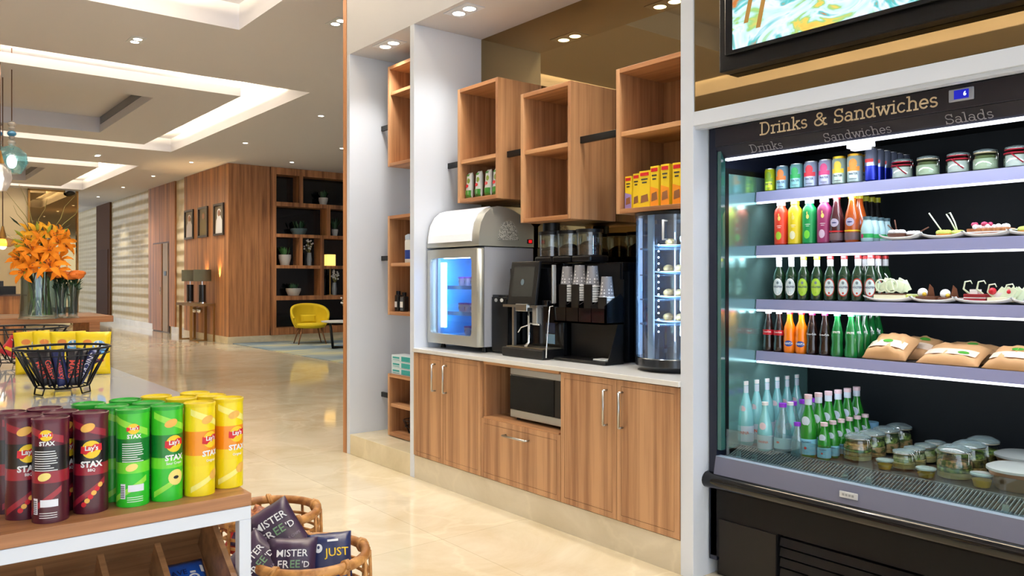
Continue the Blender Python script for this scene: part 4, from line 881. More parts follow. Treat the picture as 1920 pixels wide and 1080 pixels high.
# clip jars
def clipjar(r0, h, fill, mats_, layers, tie=None, name='clip_jar', cat='jar'):
    def fn(key):
        r = thing(name, 'x', cat); q = h * .84; b = local(); b.open_ends = True
        b.lathe([(r0 * .8, .0), (r0 * .97, .008), (r0, h * .2), (r0, h * .5), (r0 * .86, h * .66), (r0 * .84, q - .006), (r0 * .9, q - .004)], 28); b.build('glass_body', glass('jar_glass', (238, 246, 244), .1), r)
        b = local(); b.lathe([(r0 * .9, q), (r0 * .93, q + .004), (r0 * .9, q + .008), (r0 * .5, h), (.0001, h)], 28); b.build('glass_lid', glass('lid_glass', (215, 235, 238), .18, haze=.22, hazec=(200, 225, 228)), r)
        b = local(); b.lathe([(r0 * .9, q - .004), (r0 * .92, q - .002), (r0 * .9, q)], 24); b.build('seal', mat('seal_ring', (190, 180, 150), .6) if not tie else mats_[-1], r)
        b = local(); a = -R(120); M = Matrix.Rotation(a, 4, 'Z')
        b.tube([(r0 * .9, 0, q + .006), (r0 * 1.12, .004, q - .002), (r0 * 1.1, .006, h * .5), (r0 * 1.02, 0, h * .45)], .0013, 5, M=M); b.tube([(r0 * .9, .012, q + .006), (r0 * 1.12, .014, q - .006), (r0 * 1.08, .012, h * .52), (r0 * .98, .012, h * .6)], .0013, 5, M=M)
        b.tube([(r0 * .93 * math.cos(t * .3), r0 * .93 * math.sin(t * .3), q + .001) for t in range(21)], .0013, 5, closed=True, M=M); b.build('wire_clip', CHROME, r)
        z0 = .006; 
        for i, (fr_, mm) in enumerate(layers):
            z1 = z0 + fr_ * h; w_ = r0 * .95 if z1 < h * .58 else r0 * .84; b = local(); b.lathe([(w_ * .95, z0), (w_, z0 + .002), (w_, z1 - .002), (w_ * .9, z1), (.0001, z1 + .001)], 22, fn=(lambda a, z: 1 + .0 * a)); b.build('filling', mm, r); z0 = z1
        if tie:
            b = local(); b.tube([(r0 * .93 * math.cos(t * .3), r0 * .93 * math.sin(t * .3), h * .66) for t in range(21)], .003, 5, closed=True); b.tube([(r0 * math.cos(R(170)), r0 * math.sin(R(170)), h * .66), (r0 * 1.03 * math.cos(R(200)), r0 * 1.03 * math.sin(R(200)), h * .4), (r0 * 1.03 * math.cos(R(225)), r0 * 1.03 * math.sin(R(225)), h * .2)], .0025, 5); b.build('red_ribbon', mats_[-1], r)
        return r
    return fn
cream = mat('cream_filling', (236, 240, 236), .5); pist = mat('pistachio_filling', (206, 222, 190), .5); olive = mat('olive_top', (110, 120, 70), .6); RIB = mat('ribbon_red', (170, 20, 50), .6); grn = two_tone('salad_green', (60, 96, 36), (170, 190, 90), 50, .5); tan = two_tone('grain_tan', (176, 130, 70), (224, 190, 120), 60, .6); mixs = two_tone('salad_mix', (76, 96, 44), (214, 170, 120), 42, .5, .42, .58); crm2 = two_tone('dressing', (200, 170, 96), (226, 206, 140), 20, .4); dk = two_tone('salad_dark', (50, 44, 30), (150, 140, 70), 50, .5)
for px, tie, lab in ((1692, 1, 'white dessert jar with red ribbon beside the tall blue cans'), (1740, 0, 'pale green dessert jar next to the white jar by the blue cans'), (1797, 1, 'white dessert jar with red ribbon in the middle of the top shelf'), (1848, 0, 'pale green dessert jar between the two ribboned jars at the shelf end'), (1907, 1, 'white dessert jar with red ribbon cut by the picture edge')):
    put(clipjar(.046, .088, 0, [RIB], [(.52, cream), (.1, mat('crumb_brown', (90, 60, 44), .7))] if tie else [(.5, pist), (.14, olive)], tie=tie), px, 3.44, Z1, lab, 'dessert jars on the top fridge shelf')
# second shelf: juices
for px, c, cc, acc, lab in ((1465, (222, 66, 40), (200, 190, 186), (170, 210, 60), 'red juice bottle at the end'), (1491, (232, 206, 40), (200, 160, 40), (236, 236, 200), 'yellow juice bottle'), (1518, (20, 150, 80), (170, 190, 190), (120, 220, 70), 'green juice bottle'), (1546, (150, 50, 100), (150, 170, 170), (214, 190, 214), 'purple juice bottle')):
    nm = lab.split()[0]; pm = mat('juice_' + nm, c, .35); am = mat('jacc_' + nm, acc, .5)
    put(bottle_fn([(.028, 0), (.033, .006), (.033, .150), (.030, .168), (.019, .184), (.019, .19)], pm, (.021, .19, .212, mat('jcap_' + nm, cc, .4)), texts=(('@disc', (.014, .02), .045, .0334, am, 8), ('@disc', (.007, .011), .128, .0334, mat('print_gold', (232, 216, 120), .4), 14), ('@disc', (.003, .007), .145, .0334, mat('print_gold', (232, 216, 120), .4), 10), ('@disc', (.013, .0016), .092, .0334, TXTW, 14), ('@disc', (.009, .0014), .084, .0334, TXTW, 14))), px, 3.425, Z2, lab + ' on the second fridge shelf', 'coloured juice bottles')
for px, c, lab in ((1569, (70, 30, 36), 'dark berry drink bottle with a round label'), (1598, (170, 76, 24), 'amber drink bottle with a round label')):
    pm = mat('drink_' + lab[:4], c, .12, coat=.5)
    put(bottle_fn([(.028, 0), (.032, .006), (.032, .105), (.028, .13), (.016, .175), (.015, .2)], pm, (.017, .2, .218, mat('rcap' + lab[:3], (190, 30, 40) if 'berry' in lab else (200, 190, 40), .4)), texts=(('@disc', (.019, .019), .092, .0326, mat('lab_lilac', (176, 170, 196), .5), 8), ('@disc', (.012, .003), .092, .033, mat('navytxt', (40, 50, 110), .5), 8), ('@disc', (.0, .0), .06, .033, red, 8)), labels=((.0323, .05, .056, red if 'berry' in lab else yel), (.0323, .012, .045, mat('lab_grey' + lab[:3], (110, 90, 96), .5)))), px, 3.425, Z2, lab + ' on the second fridge shelf', 'round-label drink bottles', n=2 if 'amber' in lab else 1, depth_label='amber drink bottle with a round label behind its twin')
y = onX(1600, 500, 3.56).y; bk = Maker(bottle_fn([(.026, 0), (.029, .006), (.029, .12), (.014, .18), (.013, .21)], mat('dark_bottle', (28, 24, 22), .15, coat=.4), (.017, .205, .228, mat('cap_limegold', (196, 196, 40), .4))))
for k in range(5): bk('a', (3.56 + k * .055, y, Z2), 0, 'lime-capped dark bottle, ' + ORD[k] + ' from the front of its second-shelf row', 'dark bottles with lime caps')
y = onX(1626, 500, 3.42).y; sm = Maker(bottle_fn([(.022, 0), (.026, .006), (.026, .06), (.018, .088), (.016, .1)], mat('pale_aqua', (176, 214, 220), .25), (.018, .098, .112, mat('cap_slate', (70, 96, 104), .4)), labels=((.0264, .018, .036, mat('label_green', (40, 170, 90), .5)),), texts=(('@disc', (.008, .01), .026, .0268, mat('lab_pink', (200, 40, 110), .5), -25),)))
for k in range(4): sm('a', (3.42 + k * .056, y, Z2), 0, 'small white and green bottle, ' + ORD[k] + ' from the front of its row on the second shelf', 'small white and green bottles')
# plates with cakes
PLM = mat('porcelain', (232, 234, 236), .2)
def plate(px, z, w_, d_, label, X=3.40):
    c = onX(px, 500, X); y = c.y; b = MB(); x0, x1 = X - .02, X - .02 + d_; n = 10; vs = []; fs = []
    for i in range(n + 1):
        v = y - w_ / 2 + w_ * i / n; t = abs(i / n * 2 - 1); zz = z + .0015 + .016 * t ** 3
        for x in (x0 - .004, x0 + .01, x1 - .01, x1 + .004): vs.append((x, v, zz + (.008 if x in (x0 - .004, x1 + .004) else 0)))
        for x in (x0 - .004, x0 + .01, x1 - .01, x1 + .004): vs.append((x, v, zz + .005 + (.008 if x in (x0 - .004, x1 + .004) else 0)))
    for i in range(n):
        for j in range(3): a = i * 8 + j; fs += [(a, a + 1, a + 9, a + 8), (a + 4, a + 12, a + 13, a + 5)]
        fs += [(i * 8, i * 8 + 8, i * 8 + 12, i * 8 + 4), (i * 8 + 3, i * 8 + 7, i * 8 + 15, i * 8 + 11)]
    fs += [(0, 4, 5, 1), (1, 5, 6, 2), (2, 6, 7, 3)]; k = n * 8; fs += [(k, k + 1, k + 5, k + 4), (k + 1, k + 2, k + 6, k + 5), (k + 2, k + 3, k + 7, k + 6)]
    b.add(vs, fs, 0, None, True); o = b.build('plate', PLM, loc=(X, y, z)); tag(o, label, 'plate', 'white plates in the fridge'); return y
def blob(b, c, r, mi=0, s=(1, 1, 1)): b.ball(c, r, mi, 10, 7, s)
choc = mat('chocolate', (96, 56, 34), .5); sponge = two_tone('sponge', (150, 90, 50), (190, 130, 80), 80, .8); whip = mat('whipped_cream', (240, 240, 240), .6); wch = mat('white_chocolate', (224, 236, 206), .35); berry = mat('berry_red', (190, 20, 40), .35); velvet = mat('red_velvet', (140, 24, 34), .7); tart = mat('tart_crust', (214, 140, 50), .6); lime = mat('lime_topping', (196, 210, 100), .4)
def cake(name, label, cat, c, group=None):
    return thing(name, label, cat, c, group=group)
y1 = plate(1690, Z2, .17, .2, 'white plate with chocolate tarts next to the small bottles'); y2 = plate(1770, Z2, .17, .2, 'white plate with two small tarts carrying white chocolate sticks'); y3 = plate(1852, Z2, .18, .2, 'white plate with berry-topped pastry on the second shelf'); y4 = plate(1940, Z2, .18, .2, 'white plate at the picture edge on the second shelf')
z = Z2 + .010
def tartobj(px, label, top, base=choc, w_=.045, X=3.44, sticks=(), z=z, deco=None, h=.022):
    y = onX(px, 500, X).y; r = cake('tart', label, 'tart', (X, y, z), 'tarts on the second fridge shelf'); b = MB(); b.lathe([(w_ * .8, z), (w_, z + h), (w_ * .9, z + h), (.0001, z + h - .002)], 20, 0, T(X, y, 0) @ Matrix.Translation((0, 0, 0))); b.build('crust', base, r)
    b = MB(); rnd = random.Random(px)
    for k in range(9): a = k * .7; q = w_ * .55 * (k > 0); blob(b, (X + q * math.cos(a), y + q * math.sin(a), z + h + .006), .014, 0, (1, 1, .8))
    b.build('topping', top, r)
    for s in sticks: MB().tube([(X, y, z + h), (X + s[0], y + s[1], z + h + s[2])], .0028, 6).build('stick', s[3], r)
    if deco: deco(r, X, y, z + h)
tartobj(1682, 'cream-topped chocolate tart with upright chocolate sticks', whip, choc, .04, sticks=((0, .01, .06, choc), (0, .04, .04, choc)))
tartobj(1714, 'cream-topped chocolate tart with a leaning chocolate stick', whip, choc, .034, X=3.46, sticks=((.0, -.06, .03, choc),), h=.015)
def loop(r, X, y, z): MB().tube([(X, y, z), (X, y + .03, z + .06), (X, y + .045, z + .085), (X, y + .03, z + .09), (X, y + .012, z + .05), (X, y - .002, z)], .003, 6).build('chocolate_loop', wch, r)
tartobj(1770, 'small orange tart with a long white chocolate stick', lime, tart, .03, sticks=((0, .06, .09, wch),), h=.012)
tartobj(1796, 'small orange tart with a white chocolate loop', lime, tart, .024, X=3.46, deco=loop, h=.010)
def eclair(px0, px1, X, z, label, mats_, deco):
    ya, yb = onX(px0, 500, X).y, onX(px1, 500, X).y; r = cake('cake_slice', label, 'cake', (X, (ya + yb) / 2, z), None); zz = z
    for i, (h, mm) in enumerate(mats_): MB().box(X - .03, X + .05, yb, ya, zz, zz + h).build('layer', mm, r, bevel=.002); zz += h
    deco(r, X, ya, yb, zz); return r
def berries(r, X, ya, yb, z):
    b = MB(); rnd = random.Random(3)
    for k in range(16): blob(b, (X + rnd.uniform(-.025, .04), rnd.uniform(yb + .01, ya - .01), z + .006), .011, 0)
    b.build('whipped_cream', whip, r); b = MB()
    for k in range(7): blob(b, (X + rnd.uniform(-.02, .03), rnd.uniform((ya + yb) / 2, ya - .01), z + .018), .009)
    b.build('berry', mat('berry_pink', (200, 70, 110), .4), r)
eclair(1818, 1895, 3.44, Z2 + .012, 'layered pastry with cream and pink berries on the second shelf', [(.008, sponge), (.005, whip), (.012, sponge)], berries)
tartobj(1925, 'yellow-topped tart cut by the picture edge', lime, tart, .03, sticks=((0, .09, .015, wch),), h=.012)
# third shelf: beer-shaped bottles
def malt(lc, ring_, name):
    return bottle_fn([(.027, 0), (.030, .006), (.030, .105), (.024, .130), (.013, .155), (.0125, .195)], mat('green_bottle_dark', (22, 48, 26), .1, coat=.6), (.0145, .19, .203, mat('mcap_' + name, lc, .35, .4)), labels=((.0136, .158, .188, mat('neck_' + name, (200, 204, 206), .35)),),
        texts=(('@disc', (.0245, .041), .062, .0304, mat('mring_' + name, ring_, .45), 18), ('@disc', (.021, .036), .062, .0307, mat('mlab_' + name, (206, 222, 226) if name != 'lime' else (168, 206, 70), .5), 18), ('HOLSTEN', .0118, .062, .031, mat('print_navy', (30, 50, 100), .5), .85), ('@disc', (.004, .005), .036, .031, mat('mdot_' + name, ring_, .5), 18), ('@disc', (.006, .007), .082, .031, mat('crest', (110, 130, 140), .5), 18)))
mk = {'blue': malt((200, 206, 210), (230, 236, 238), 'blue'), 'lime': malt((200, 200, 50), (150, 200, 40), 'lime'), 'red': malt((190, 50, 50), (180, 50, 40), 'red')}
ml = [('blue', 1461, 'white-ringed label, at the shelf end'), ('blue', 1484, 'white-ringed label, beside the lime labels'), ('lime', 1507, 'lime label, nearer the shelf end'), ('lime', 1532, 'lime label, beside the red-ringed labels'), ('red', 1557, 'red-ringed label, first after the lime ones'), ('red', 1583, 'red-ringed label, second after the lime ones'), ('red', 1609, 'red-ringed label, third after the lime ones'), ('red', 1633, 'red-ringed label, next to the white cake plate')]
MK = {}
for k, px, lab in ml:
    if k not in MK: MK[k] = Maker(mk[k])
    y = onX(px, 500, 3.42).y; n = 1 if px < 1600 else (2 if px < 1620 else 3)
    for q in range(n): MK[k]('a', (3.42 + q * .064, y, Z3), 0, 'dark green bottle with ' + lab + (', ' + ORD[q] + ' in depth' if q else ''), 'dark green malt bottles on the third fridge shelf')
for px, w_, l in ((1668, .21, 'white plate with white chocolate cake beside the malt bottles'), (1752, .19, 'white plate with chocolate cakes on the third shelf'), (1845, .22, 'white plate with the red velvet cake'), (1945, .17, 'white plate at the picture edge on the third shelf')): plate(px, Z3, w_, .2, l, X=3.405)
def curls(r, X, ya, yb, z):
    b = MB(); rnd = random.Random(9)
    for k in range(12):
        y = rnd.uniform(yb, ya); x = X + rnd.uniform(-.02, .03); a = rnd.uniform(-.6, .6); M = T(x, y, z + .01, a, rnd.uniform(-.5, .5)); b.box(-.003, .003, -.02, .02, 0, .035 + .01 * (k % 3), 0, M)
    b.build('white_curls', wch, r); 
    for dy, q in ((.35, .026), (.65, .024)):
        y = yb + (ya - yb) * dy; MB().tube([(X - .028, y + q * math.cos(t * .5), z + .034 + q * 1.1 * math.sin(t * .5)) for t in range(13)], .0032, 6, closed=True).build('chocolate_ring', wch, r)
eclair(1636, 1700, 3.43, Z3 + .010, 'white chocolate cake with curled rings beside the malt bottles', [(.022, mat('cheesecake', (236, 232, 200), .6)), (.005, choc)], curls)
eclair(1692, 1716, 3.45, Z3 + .010, 'small yellow-green cake behind the white chocolate cake', [(.022, mat('lime_cake', (200, 206, 110), .6))], lambda r, X, a, b_, z: MB().box(X - .02, X + .03, b_ + .005, a - .005, z, z + .004).build('glaze', wch, r))
def dome_cream(r, X, ya, yb, z):
    b = MB(); blob(b, (X - .005, ya - .02, z + .014), .02); b.build('cream_ball', whip, r)
    b = MB(); b.plate([(-.012, 0), (.018, 0), (.012, .035), (-.002, .05)], .004, 0, facing(X, (ya + yb) / 2 - .01, z, MX)); b.build('chocolate_sail', choc, r); b = MB(); blob(b, (X - .02, (ya + yb) / 2 + .005, z + .008), .009); b.build('gold_drop', mat('gold_drop', (210, 170, 60), .3, .5), r)
eclair(1722, 1758, 3.43, Z3 + .010, 'chocolate cake with a white cream ball', [(.018, choc)], dome_cream); eclair(1764, 1804, 3.44, Z3 + .010, 'chocolate cake with a chocolate sail and gold drop', [(.014, choc)], dome_cream)
def hooks(r, X, ya, yb, z):
    for f_ in (.12, .75): y = ya - (ya - yb) * f_; MB().tube([(X - .02, y - .01, z), (X - .02, y + .012, z + .02), (X - .02, y + .006, z + .048), (X - .02, y - .014, z + .052), (X - .02, y - .02, z + .04)], .0045, 8, r2=.002).build('chocolate_hook', wch, r)
    MB().box(X - .02, X + .02, yb + .03, ya - .02, z, z + .018).build('cream_top', whip, r)
eclair(1812, 1852, 3.42, Z3 + .010, 'red velvet cake slice with white hooks', [(.013, velvet), (.004, whip), (.013, velvet)], hooks)
r = eclair(1856, 1908, 3.43, Z3 + .010, 'white cake with fanned chocolate shards and red berries', [(.018, mat('cheesecake', (236, 232, 200), .6))], hooks)
b = MB(); rnd = random.Random(11); ya = onX(1856, 500, 3.42).y
for k in range(10): b.box(-.0015, .0015, -.012, .012, 0, .055, 0, T(3.40 + rnd.uniform(0, .03), ya - .02 - k * .009, Z3 + .02, rnd.uniform(-.5, .5), R(38)))
b.build('chocolate_shards', wch, r); b = MB(); blob(b, (3.405, ya - .015, Z3 + .052), .014); blob(b, (3.405, ya - .075, Z3 + .05), .010); b.build('berry', berry, r)
# fourth shelf: sodas
CP = [(.026, 0), (.029, .008), (.028, .03), (.0245, .06), (.027, .085), (.026, .105), (.017, .145), (.0125, .165), (.012, .185)]
cola = mat('cola', (34, 16, 12), .08, coat=.6); fan = mat('orange_soda', (244, 130, 10), .2, coat=.4); spr = mat('green_soda_glass', (20, 110, 50), .1, coat=.6)
rcap = mat('cap_red', (190, 20, 40), .4); pcap = mat('cap_magenta', (170, 30, 90), .4); gcap = mat('cap_green', (90, 170, 140), .4); wcap = mat('cap_white', (226, 226, 226), .4)
def soda(mm, cp, lab=None, word='Cola', wc=TXTW, sz=.0155, zt_=.095, rad=.0272, prof=CP, extra=()):
    return bottle_fn(prof, mm, (.0145, .183, .195, cp), labels=lab or (), texts=(tuple(extra) + ((word, sz, zt_, rad + .001, wc, .95),)))
FP = [(.026, 0), (.029, .008), (.029, .07), (.0265, .085), (.028, .1), (.025, .125), (.015, .15), (.0125, .165), (.012, .185)]
row = (('cola bottle with red label, at the shelf end', 1441, soda(cola, wcap, ((.0270, .08, .105, rcap),), 'Coca-Cola', TXTW, .0095), 1), ('cola bottle with red label, beside the orange sodas', 1461, soda(cola, wcap, ((.0270, .08, .105, rcap),), 'Coca-Cola', TXTW, .0095), 1),
       ('orange soda bottle, nearer the red-label colas', 1481, soda(fan, rcap, None, 'FANTA', TXTW, .014, .045, .0298, FP, (('@disc', (.020, .014), .045, .0296, mat('blue_patch', (30, 70, 160), .4), 18),)), 1), ('orange soda bottle, nearer the silver-label colas', 1503, soda(fan, rcap, None, 'FANTA', TXTW, .014, .045, .0298, FP, (('@disc', (.020, .014), .045, .0296, mat('blue_patch', (30, 70, 160), .4), 18),)), 1),
       ('cola bottle with silver lettering, beside the orange sodas', 1523, soda(cola, pcap, None, 'Coca-Cola', mat('silver_print', (206, 212, 216), .4), .0115), 1), ('cola bottle with silver lettering, beside the green sodas', 1547, soda(cola, pcap, None, 'Coca-Cola', mat('silver_print', (206, 212, 216), .4), .0115), 1),
       ('green soda bottle beside the silver-lettered cola', 1570, soda(spr, gcap, None, 'SPRITE', TXTW, .012, .11, .0262), 1), ('green soda bottle at the front of the receding green row', 1596, soda(spr, gcap, None, 'SPRITE', TXTW, .012, .11, .0262), 5))
for lab, px, fn, n in row: put(fn, px, 3.42, Z4, lab, 'soda bottles on the fourth fridge shelf', n, .06, depth_label='green soda bottle, # from the front of the receding green row')
# wrapped sandwiches
kraft = mat('kraft_paper', (196, 152, 104), .7); winm = glass('window_film', (240, 235, 225), .12, haze=.35, hazec=(240, 225, 205)); filling = mat('bread_fill', (222, 190, 150), .8); leafp = mat('leaf_print', (70, 150, 50), .5)
def sandwich(px, X, z, w_, h, t, yaw, label, tilt=R(80), seed=1, leaf=(0, 0), zo=0):
    y = onX(px, 500, X).y; M = facing(X, y, z + t / 2 + .004 + zo, MX + yaw, tilt=tilt); b = MB(); b.add(*pillow(w_, h, t, wob=.10, seed=seed), 0, M, True); o = b.build('wrapped_sandwich', kraft, loc=(X, y, z)); tag(o, label, 'sandwich', 'kraft-wrapped sandwiches on the fourth fridge shelf')
    n = 10; g = ([(w_ * .82 * (i / n - .5), h * .3 * (j / n - .5), 0) for j in range(n + 1) for i in range(n + 1)], [(j * (n + 1) + i, j * (n + 1) + i + 1, (j + 1) * (n + 1) + i + 1, (j + 1) * (n + 1) + i) for j in range(n) for i in range(n)])
    p = MB(); bag_print(p, g, w_, h, t * 1.04, M, 0, 0, -h * .14); p.build('clear_window', mat('window_pale', (236, 214, 190), .25, coat=.5), o)
    p = MB(); n = 14; g = ([(0, 0, 0)] + [(.022 * math.cos(6.283 * k / n), .012 * math.sin(6.283 * k / n), 0) for k in range(n)], [(0, 1 + k, 1 + (k + 1) % n) for k in range(n)]); bag_print(p, g, w_, h, t * 1.10, M, 0, leaf[0], leaf[1]); p.build('leaf_print', leafp, o)
sandwich(1672, 3.47, Z4, .19, .17, .085, 0, 'plump kraft-wrapped sandwich beside the green sodas', R(62), 1, (.0, -.01)); sandwich(1720, 3.60, Z4, .17, .16, .07, .1, 'kraft-wrapped sandwich behind the plump one', R(62), 2, (.03, .03))
sandwich(1790, 3.47, Z4, .24, .17, .06, 0, 'wide flat kraft-wrapped sandwich in the middle of the fourth shelf', R(70), 3, (.05, -.03)); sandwich(1812, 3.60, Z4, .24, .15, .06, -.1, 'kraft-wrapped sandwich behind the wide flat one', R(66), 4, (.02, .03)); sandwich(1908, 3.46, Z4, .20, .17, .065, 0, 'kraft-wrapped sandwich cut by the picture edge', R(68), 5, (0, .02))
# deck: water bottles
D = .602
aqua = mat('aqua_glass', (130, 196, 200), .08, coat=.6); clr = glass('clear_bottle', (190, 226, 232), .2, haze=.22, hazec=(170, 215, 222)); orgp = mat('print_orangered', (226, 90, 60), .5); palel = mat('label_pale', (196, 210, 222), .5); blul = mat('label_bluepale', (130, 196, 222), .5); gw = mat('green_water_glass', (30, 118, 30), .08, coat=.6)
BIG = [(.036, 0), (.040, .008), (.041, .12), (.037, .16), (.024, .215), (.0145, .255), (.0145, .30)]
acq = bottle_fn(BIG, aqua, (.016, .288, .306, wcap), labels=((.0414, .02, .095, palel), (.0155, .25, .285, palel)), texts=(('@disc', (.018, .017), .175, .0355, mat('pinkish', (222, 200, 206), .5), 10), ('PANNA', .020, .062, .042, orgp, .9), ('@disc', (.005, .006), .084, .042, orgp, 0)))
y = onX(1397, 500, 3.30).y; m1 = Maker(acq)
for k in range(6): m1('a', (3.30 + k * .088, y, D), 0, 'tall pale orange-lettered water bottle, ' + ORD[k] + ' from the front of its row', 'tall pale water bottles on the fridge deck')
MED = [(.030, 0), (.035, .008), (.035, .09), (.030, .125), (.016, .175), (.0135, .19), (.0135, .215)]
y = onX(1438, 500, 3.27).y; m2 = Maker(bottle_fn(MED, aqua, (.015, .212, .226, wcap), labels=((.0354, .012, .075, palel),), texts=(('@disc', (.016, .017), .118, .0345, mat('pinkish', (222, 200, 206), .5), 14), ('PANNA', .0155, .045, .036, orgp, .9))))
m2('a', (3.255, y, D), 0, 'medium pale water bottle with orange lettering in front', 'medium pale water bottles')
m2('a', (3.345, y - .075, D), 0, 'medium pale water bottle standing behind the clear faceted one', 'medium pale water bottles')
CL = [(.036, 0), (.039, .008), (.040, .08), (.034, .12), (.02, .17), (.0155, .19), (.0155, .21)]
pur = mat('cap_purple', (130, 40, 190), .35)
y = onX(1463, 500, 3.27).y; m3 = Maker(bottle_fn(CL, clr, (.0175, .208, .226, pur), labels=((.0405, .02, .07, mat('label_icy', (170, 205, 215), .5)),), texts=(('@disc', (.008, .005), .05, .041, orgp, 0),)))
for k in range(4): m3('a', (3.29 + k * .085, y - .0, D), 0, 'clear water bottle with purple cap, ' + ORD[k] + ' from the front of the wide row', 'clear purple-capped bottles, wide')
CS_ = [(.026, 0), (.029, .006), (.028, .06), (.02, .095), (.014, .125), (.0135, .14)]
y = onX(1486, 500, 3.24).y; m4 = Maker(bottle_fn(CS_, clr, (.0165, .138, .153, pur)))
for k in range(2): m4('a', (3.262 + k * .07, y - .012, D), 0, 'small clear bottle with purple cap, ' + ['front', 'behind'][k] + ' one of two', 'small clear purple-capped bottles')
m5 = Maker(bottle_fn(CL, clr, (.0175, .26, .28, pur))); 
pel = bottle_fn([(.034, 0), (.038, .008), (.038, .125), (.032, .165), (.018, .215), (.0145, .235), (.0145, .27)], gw, (.017, .262, .280, mat('cap_pinkwhite', (216, 190, 196), .4)), labels=((.0384, .015, .085, blul), (.0158, .235, .262, palel)), texts=(('@disc', (.019, .021), .165, .0345, mat('label_whiteblue', (196, 212, 228), .5), 10), ('PELLEGRINO', .0085, .072, .039, mat('print_navy', (30, 50, 100), .5), .9), ('@disc', (.006, .006), .045, .039, red, 12)))
y = onX(1515, 500, 3.29).y; m6 = Maker(pel)
for k in range(6): m6('a', (3.292 + k * .085, y, D), 0, 'tall green water bottle with pale blue label, ' + ORD[k] + ' from the front of its row', 'tall green water bottles')
pels = bottle_fn([(.026, 0), (.029, .006), (.029, .075), (.024, .105), (.014, .135), (.013, .15)], gw, (.0155, .148, .163, mat('cap_pinkwhite', (216, 190, 196), .4)), labels=((.0294, .01, .055, blul),), texts=(('@disc', (.015, .016), .098, .0268, mat('label_whiteblue', (196, 212, 228), .5), 10), ('PELLEGRINO', .0065, .046, .030, mat('print_navy', (30, 50, 100), .5), .9), ('@disc', (.004, .004), .03, .030, red, 12)))
y = onX(1543, 500, 3.29).y; m7 = Maker(pels)
for k in range(6): m7('a', (3.30 + k * .072, y, D), 0, 'small green water bottle with pale blue label, ' + ORD[k] + ' from the front of its row', 'small green water bottles')
o = MB().lathe([(.028, D), (.032, D + .12), (.030, D + .12), (.0001, D + .115)], 18, 0, T(3.72, y, 0)).build('blue_cup', mat('cup_bluepale', (110, 160, 190), .4), loc=(3.72, y, D)); tag(o, 'pale blue cup at the back of the small green bottle row', 'cup')
# salad jars
y = onX(1607, 500, 3.40).y
J1 = Maker(clipjar(.060, .118, 0, [RIB], [(.16, crm2), (.14, tan), (.10, grn), (.12, mixs), (.1, tan)])); J2 = Maker(clipjar(.060, .118, 0, [RIB], [(.15, tan), (.2, mixs), (.2, grn)]))
for k in range(4): (J1 if k == 0 else J2)('a', (3.405 + k * .128, y, D), R(20 * k - 100 if k else 0), 'large clip-top salad jar, ' + ORD[k] + ' from the front of the row beside the green bottles', 'large salad jars beside the bottles')
y = onX(1693, 500, 3.39).y; J3 = Maker(clipjar(.046, .082, 0, [RIB], [(.3, crm2), (.28, two_tone('avocado', (150, 180, 80), (230, 226, 190), 30, .4))]))
for k in range(4): J3('a', (3.395 + k * .1, y, D), R(-30 * k), 'small clip-top jar of pale salad, ' + ORD[k] + ' from the front of its row', 'small salad jars')
y = onX(1788, 500, 3.39).y; J4 = Maker(clipjar(.066, .132, 0, [RIB], [(.18, crm2), (.14, grn), (.2, mixs)])); J5 = Maker(clipjar(.066, .132, 0, [RIB], [(.2, tan), (.25, dk), (.12, grn)]))
for k in range(3): (J4 if k == 0 else J5)('a', (3.40 + k * .14, y, D), R(-100 * (k > 0)), 'biggest clip-top salad jar, ' + ORD[k] + ' from the front of its row', 'biggest salad jars')
sauce = mat('sauce_yellow', (250, 196, 30), .4); oil = mat('sauce_oil', (196, 170, 30), .2)
for px, X, r0, h, mm, lab in ((1659, 3.325, .032, .036, sauce, 'small tub of yellow sauce in front of the small jars'), (1736, 3.315, .036, .034, oil, 'small tub of golden oil between the salad jars'), (1841, 3.33, .038, .048, sauce, 'small tub of yellow sauce beside the big brown bowl')):
    y = onX(px, 500, X).y; r = thing('sauce_tub', lab, 'tub', (X, y, D), group='sauce tubs on the fridge deck'); M = T(X, y, 0); b = MB(); b.open_ends = True; b.lathe([(r0 * .75, D + .001), (r0, D + h)], 22, 0, M); b.build('tub_body', glass('tub_clear', (245, 245, 240), .06), r)
    MB().lathe([(r0 * .72, D + .003), (r0 * .9, D + h * .62), (.0001, D + h * .62)], 20, 0, M).build('sauce', mm, r); MB().lathe([(r0 * 1.06, D + h), (r0 * 1.06, D + h + .006), (r0 * .8, D + h + .003), (.0001, D + h + .003)], 22, 0, M).build('lid', glass('lid_cloud', (225, 235, 235), .2, haze=.45, hazec=(225, 235, 230)), r)
for px, X, lab in ((1893, 3.41, 'large brown bowl with a clear lid at the front of the deck'), (1905, 3.68, 'large brown bowl with a clear lid, behind the front bowl')):
    y = onX(px, 500, X).y - .03; r = thing('salad_bowl', lab, 'bowl', (X, y, D), group='brown bowls on the fridge deck'); M = T(X, y, 0); MB().lathe([(.075, D + .001), (.102, D + .07), (.098, D + .068), (.0001, D + .06)], 32, 0, M).build('bowl_body', mat('bowl_brown', (170, 130, 100), .4), r)
    MB().lathe([(.107, D + .071), (.107, D + .08), (.09, D + .088), (.0001, D + .086)], 32, 0, M).build('lid', glass('lid_cloud', (225, 235, 235), .2, haze=.45, hazec=(225, 235, 230)), r)
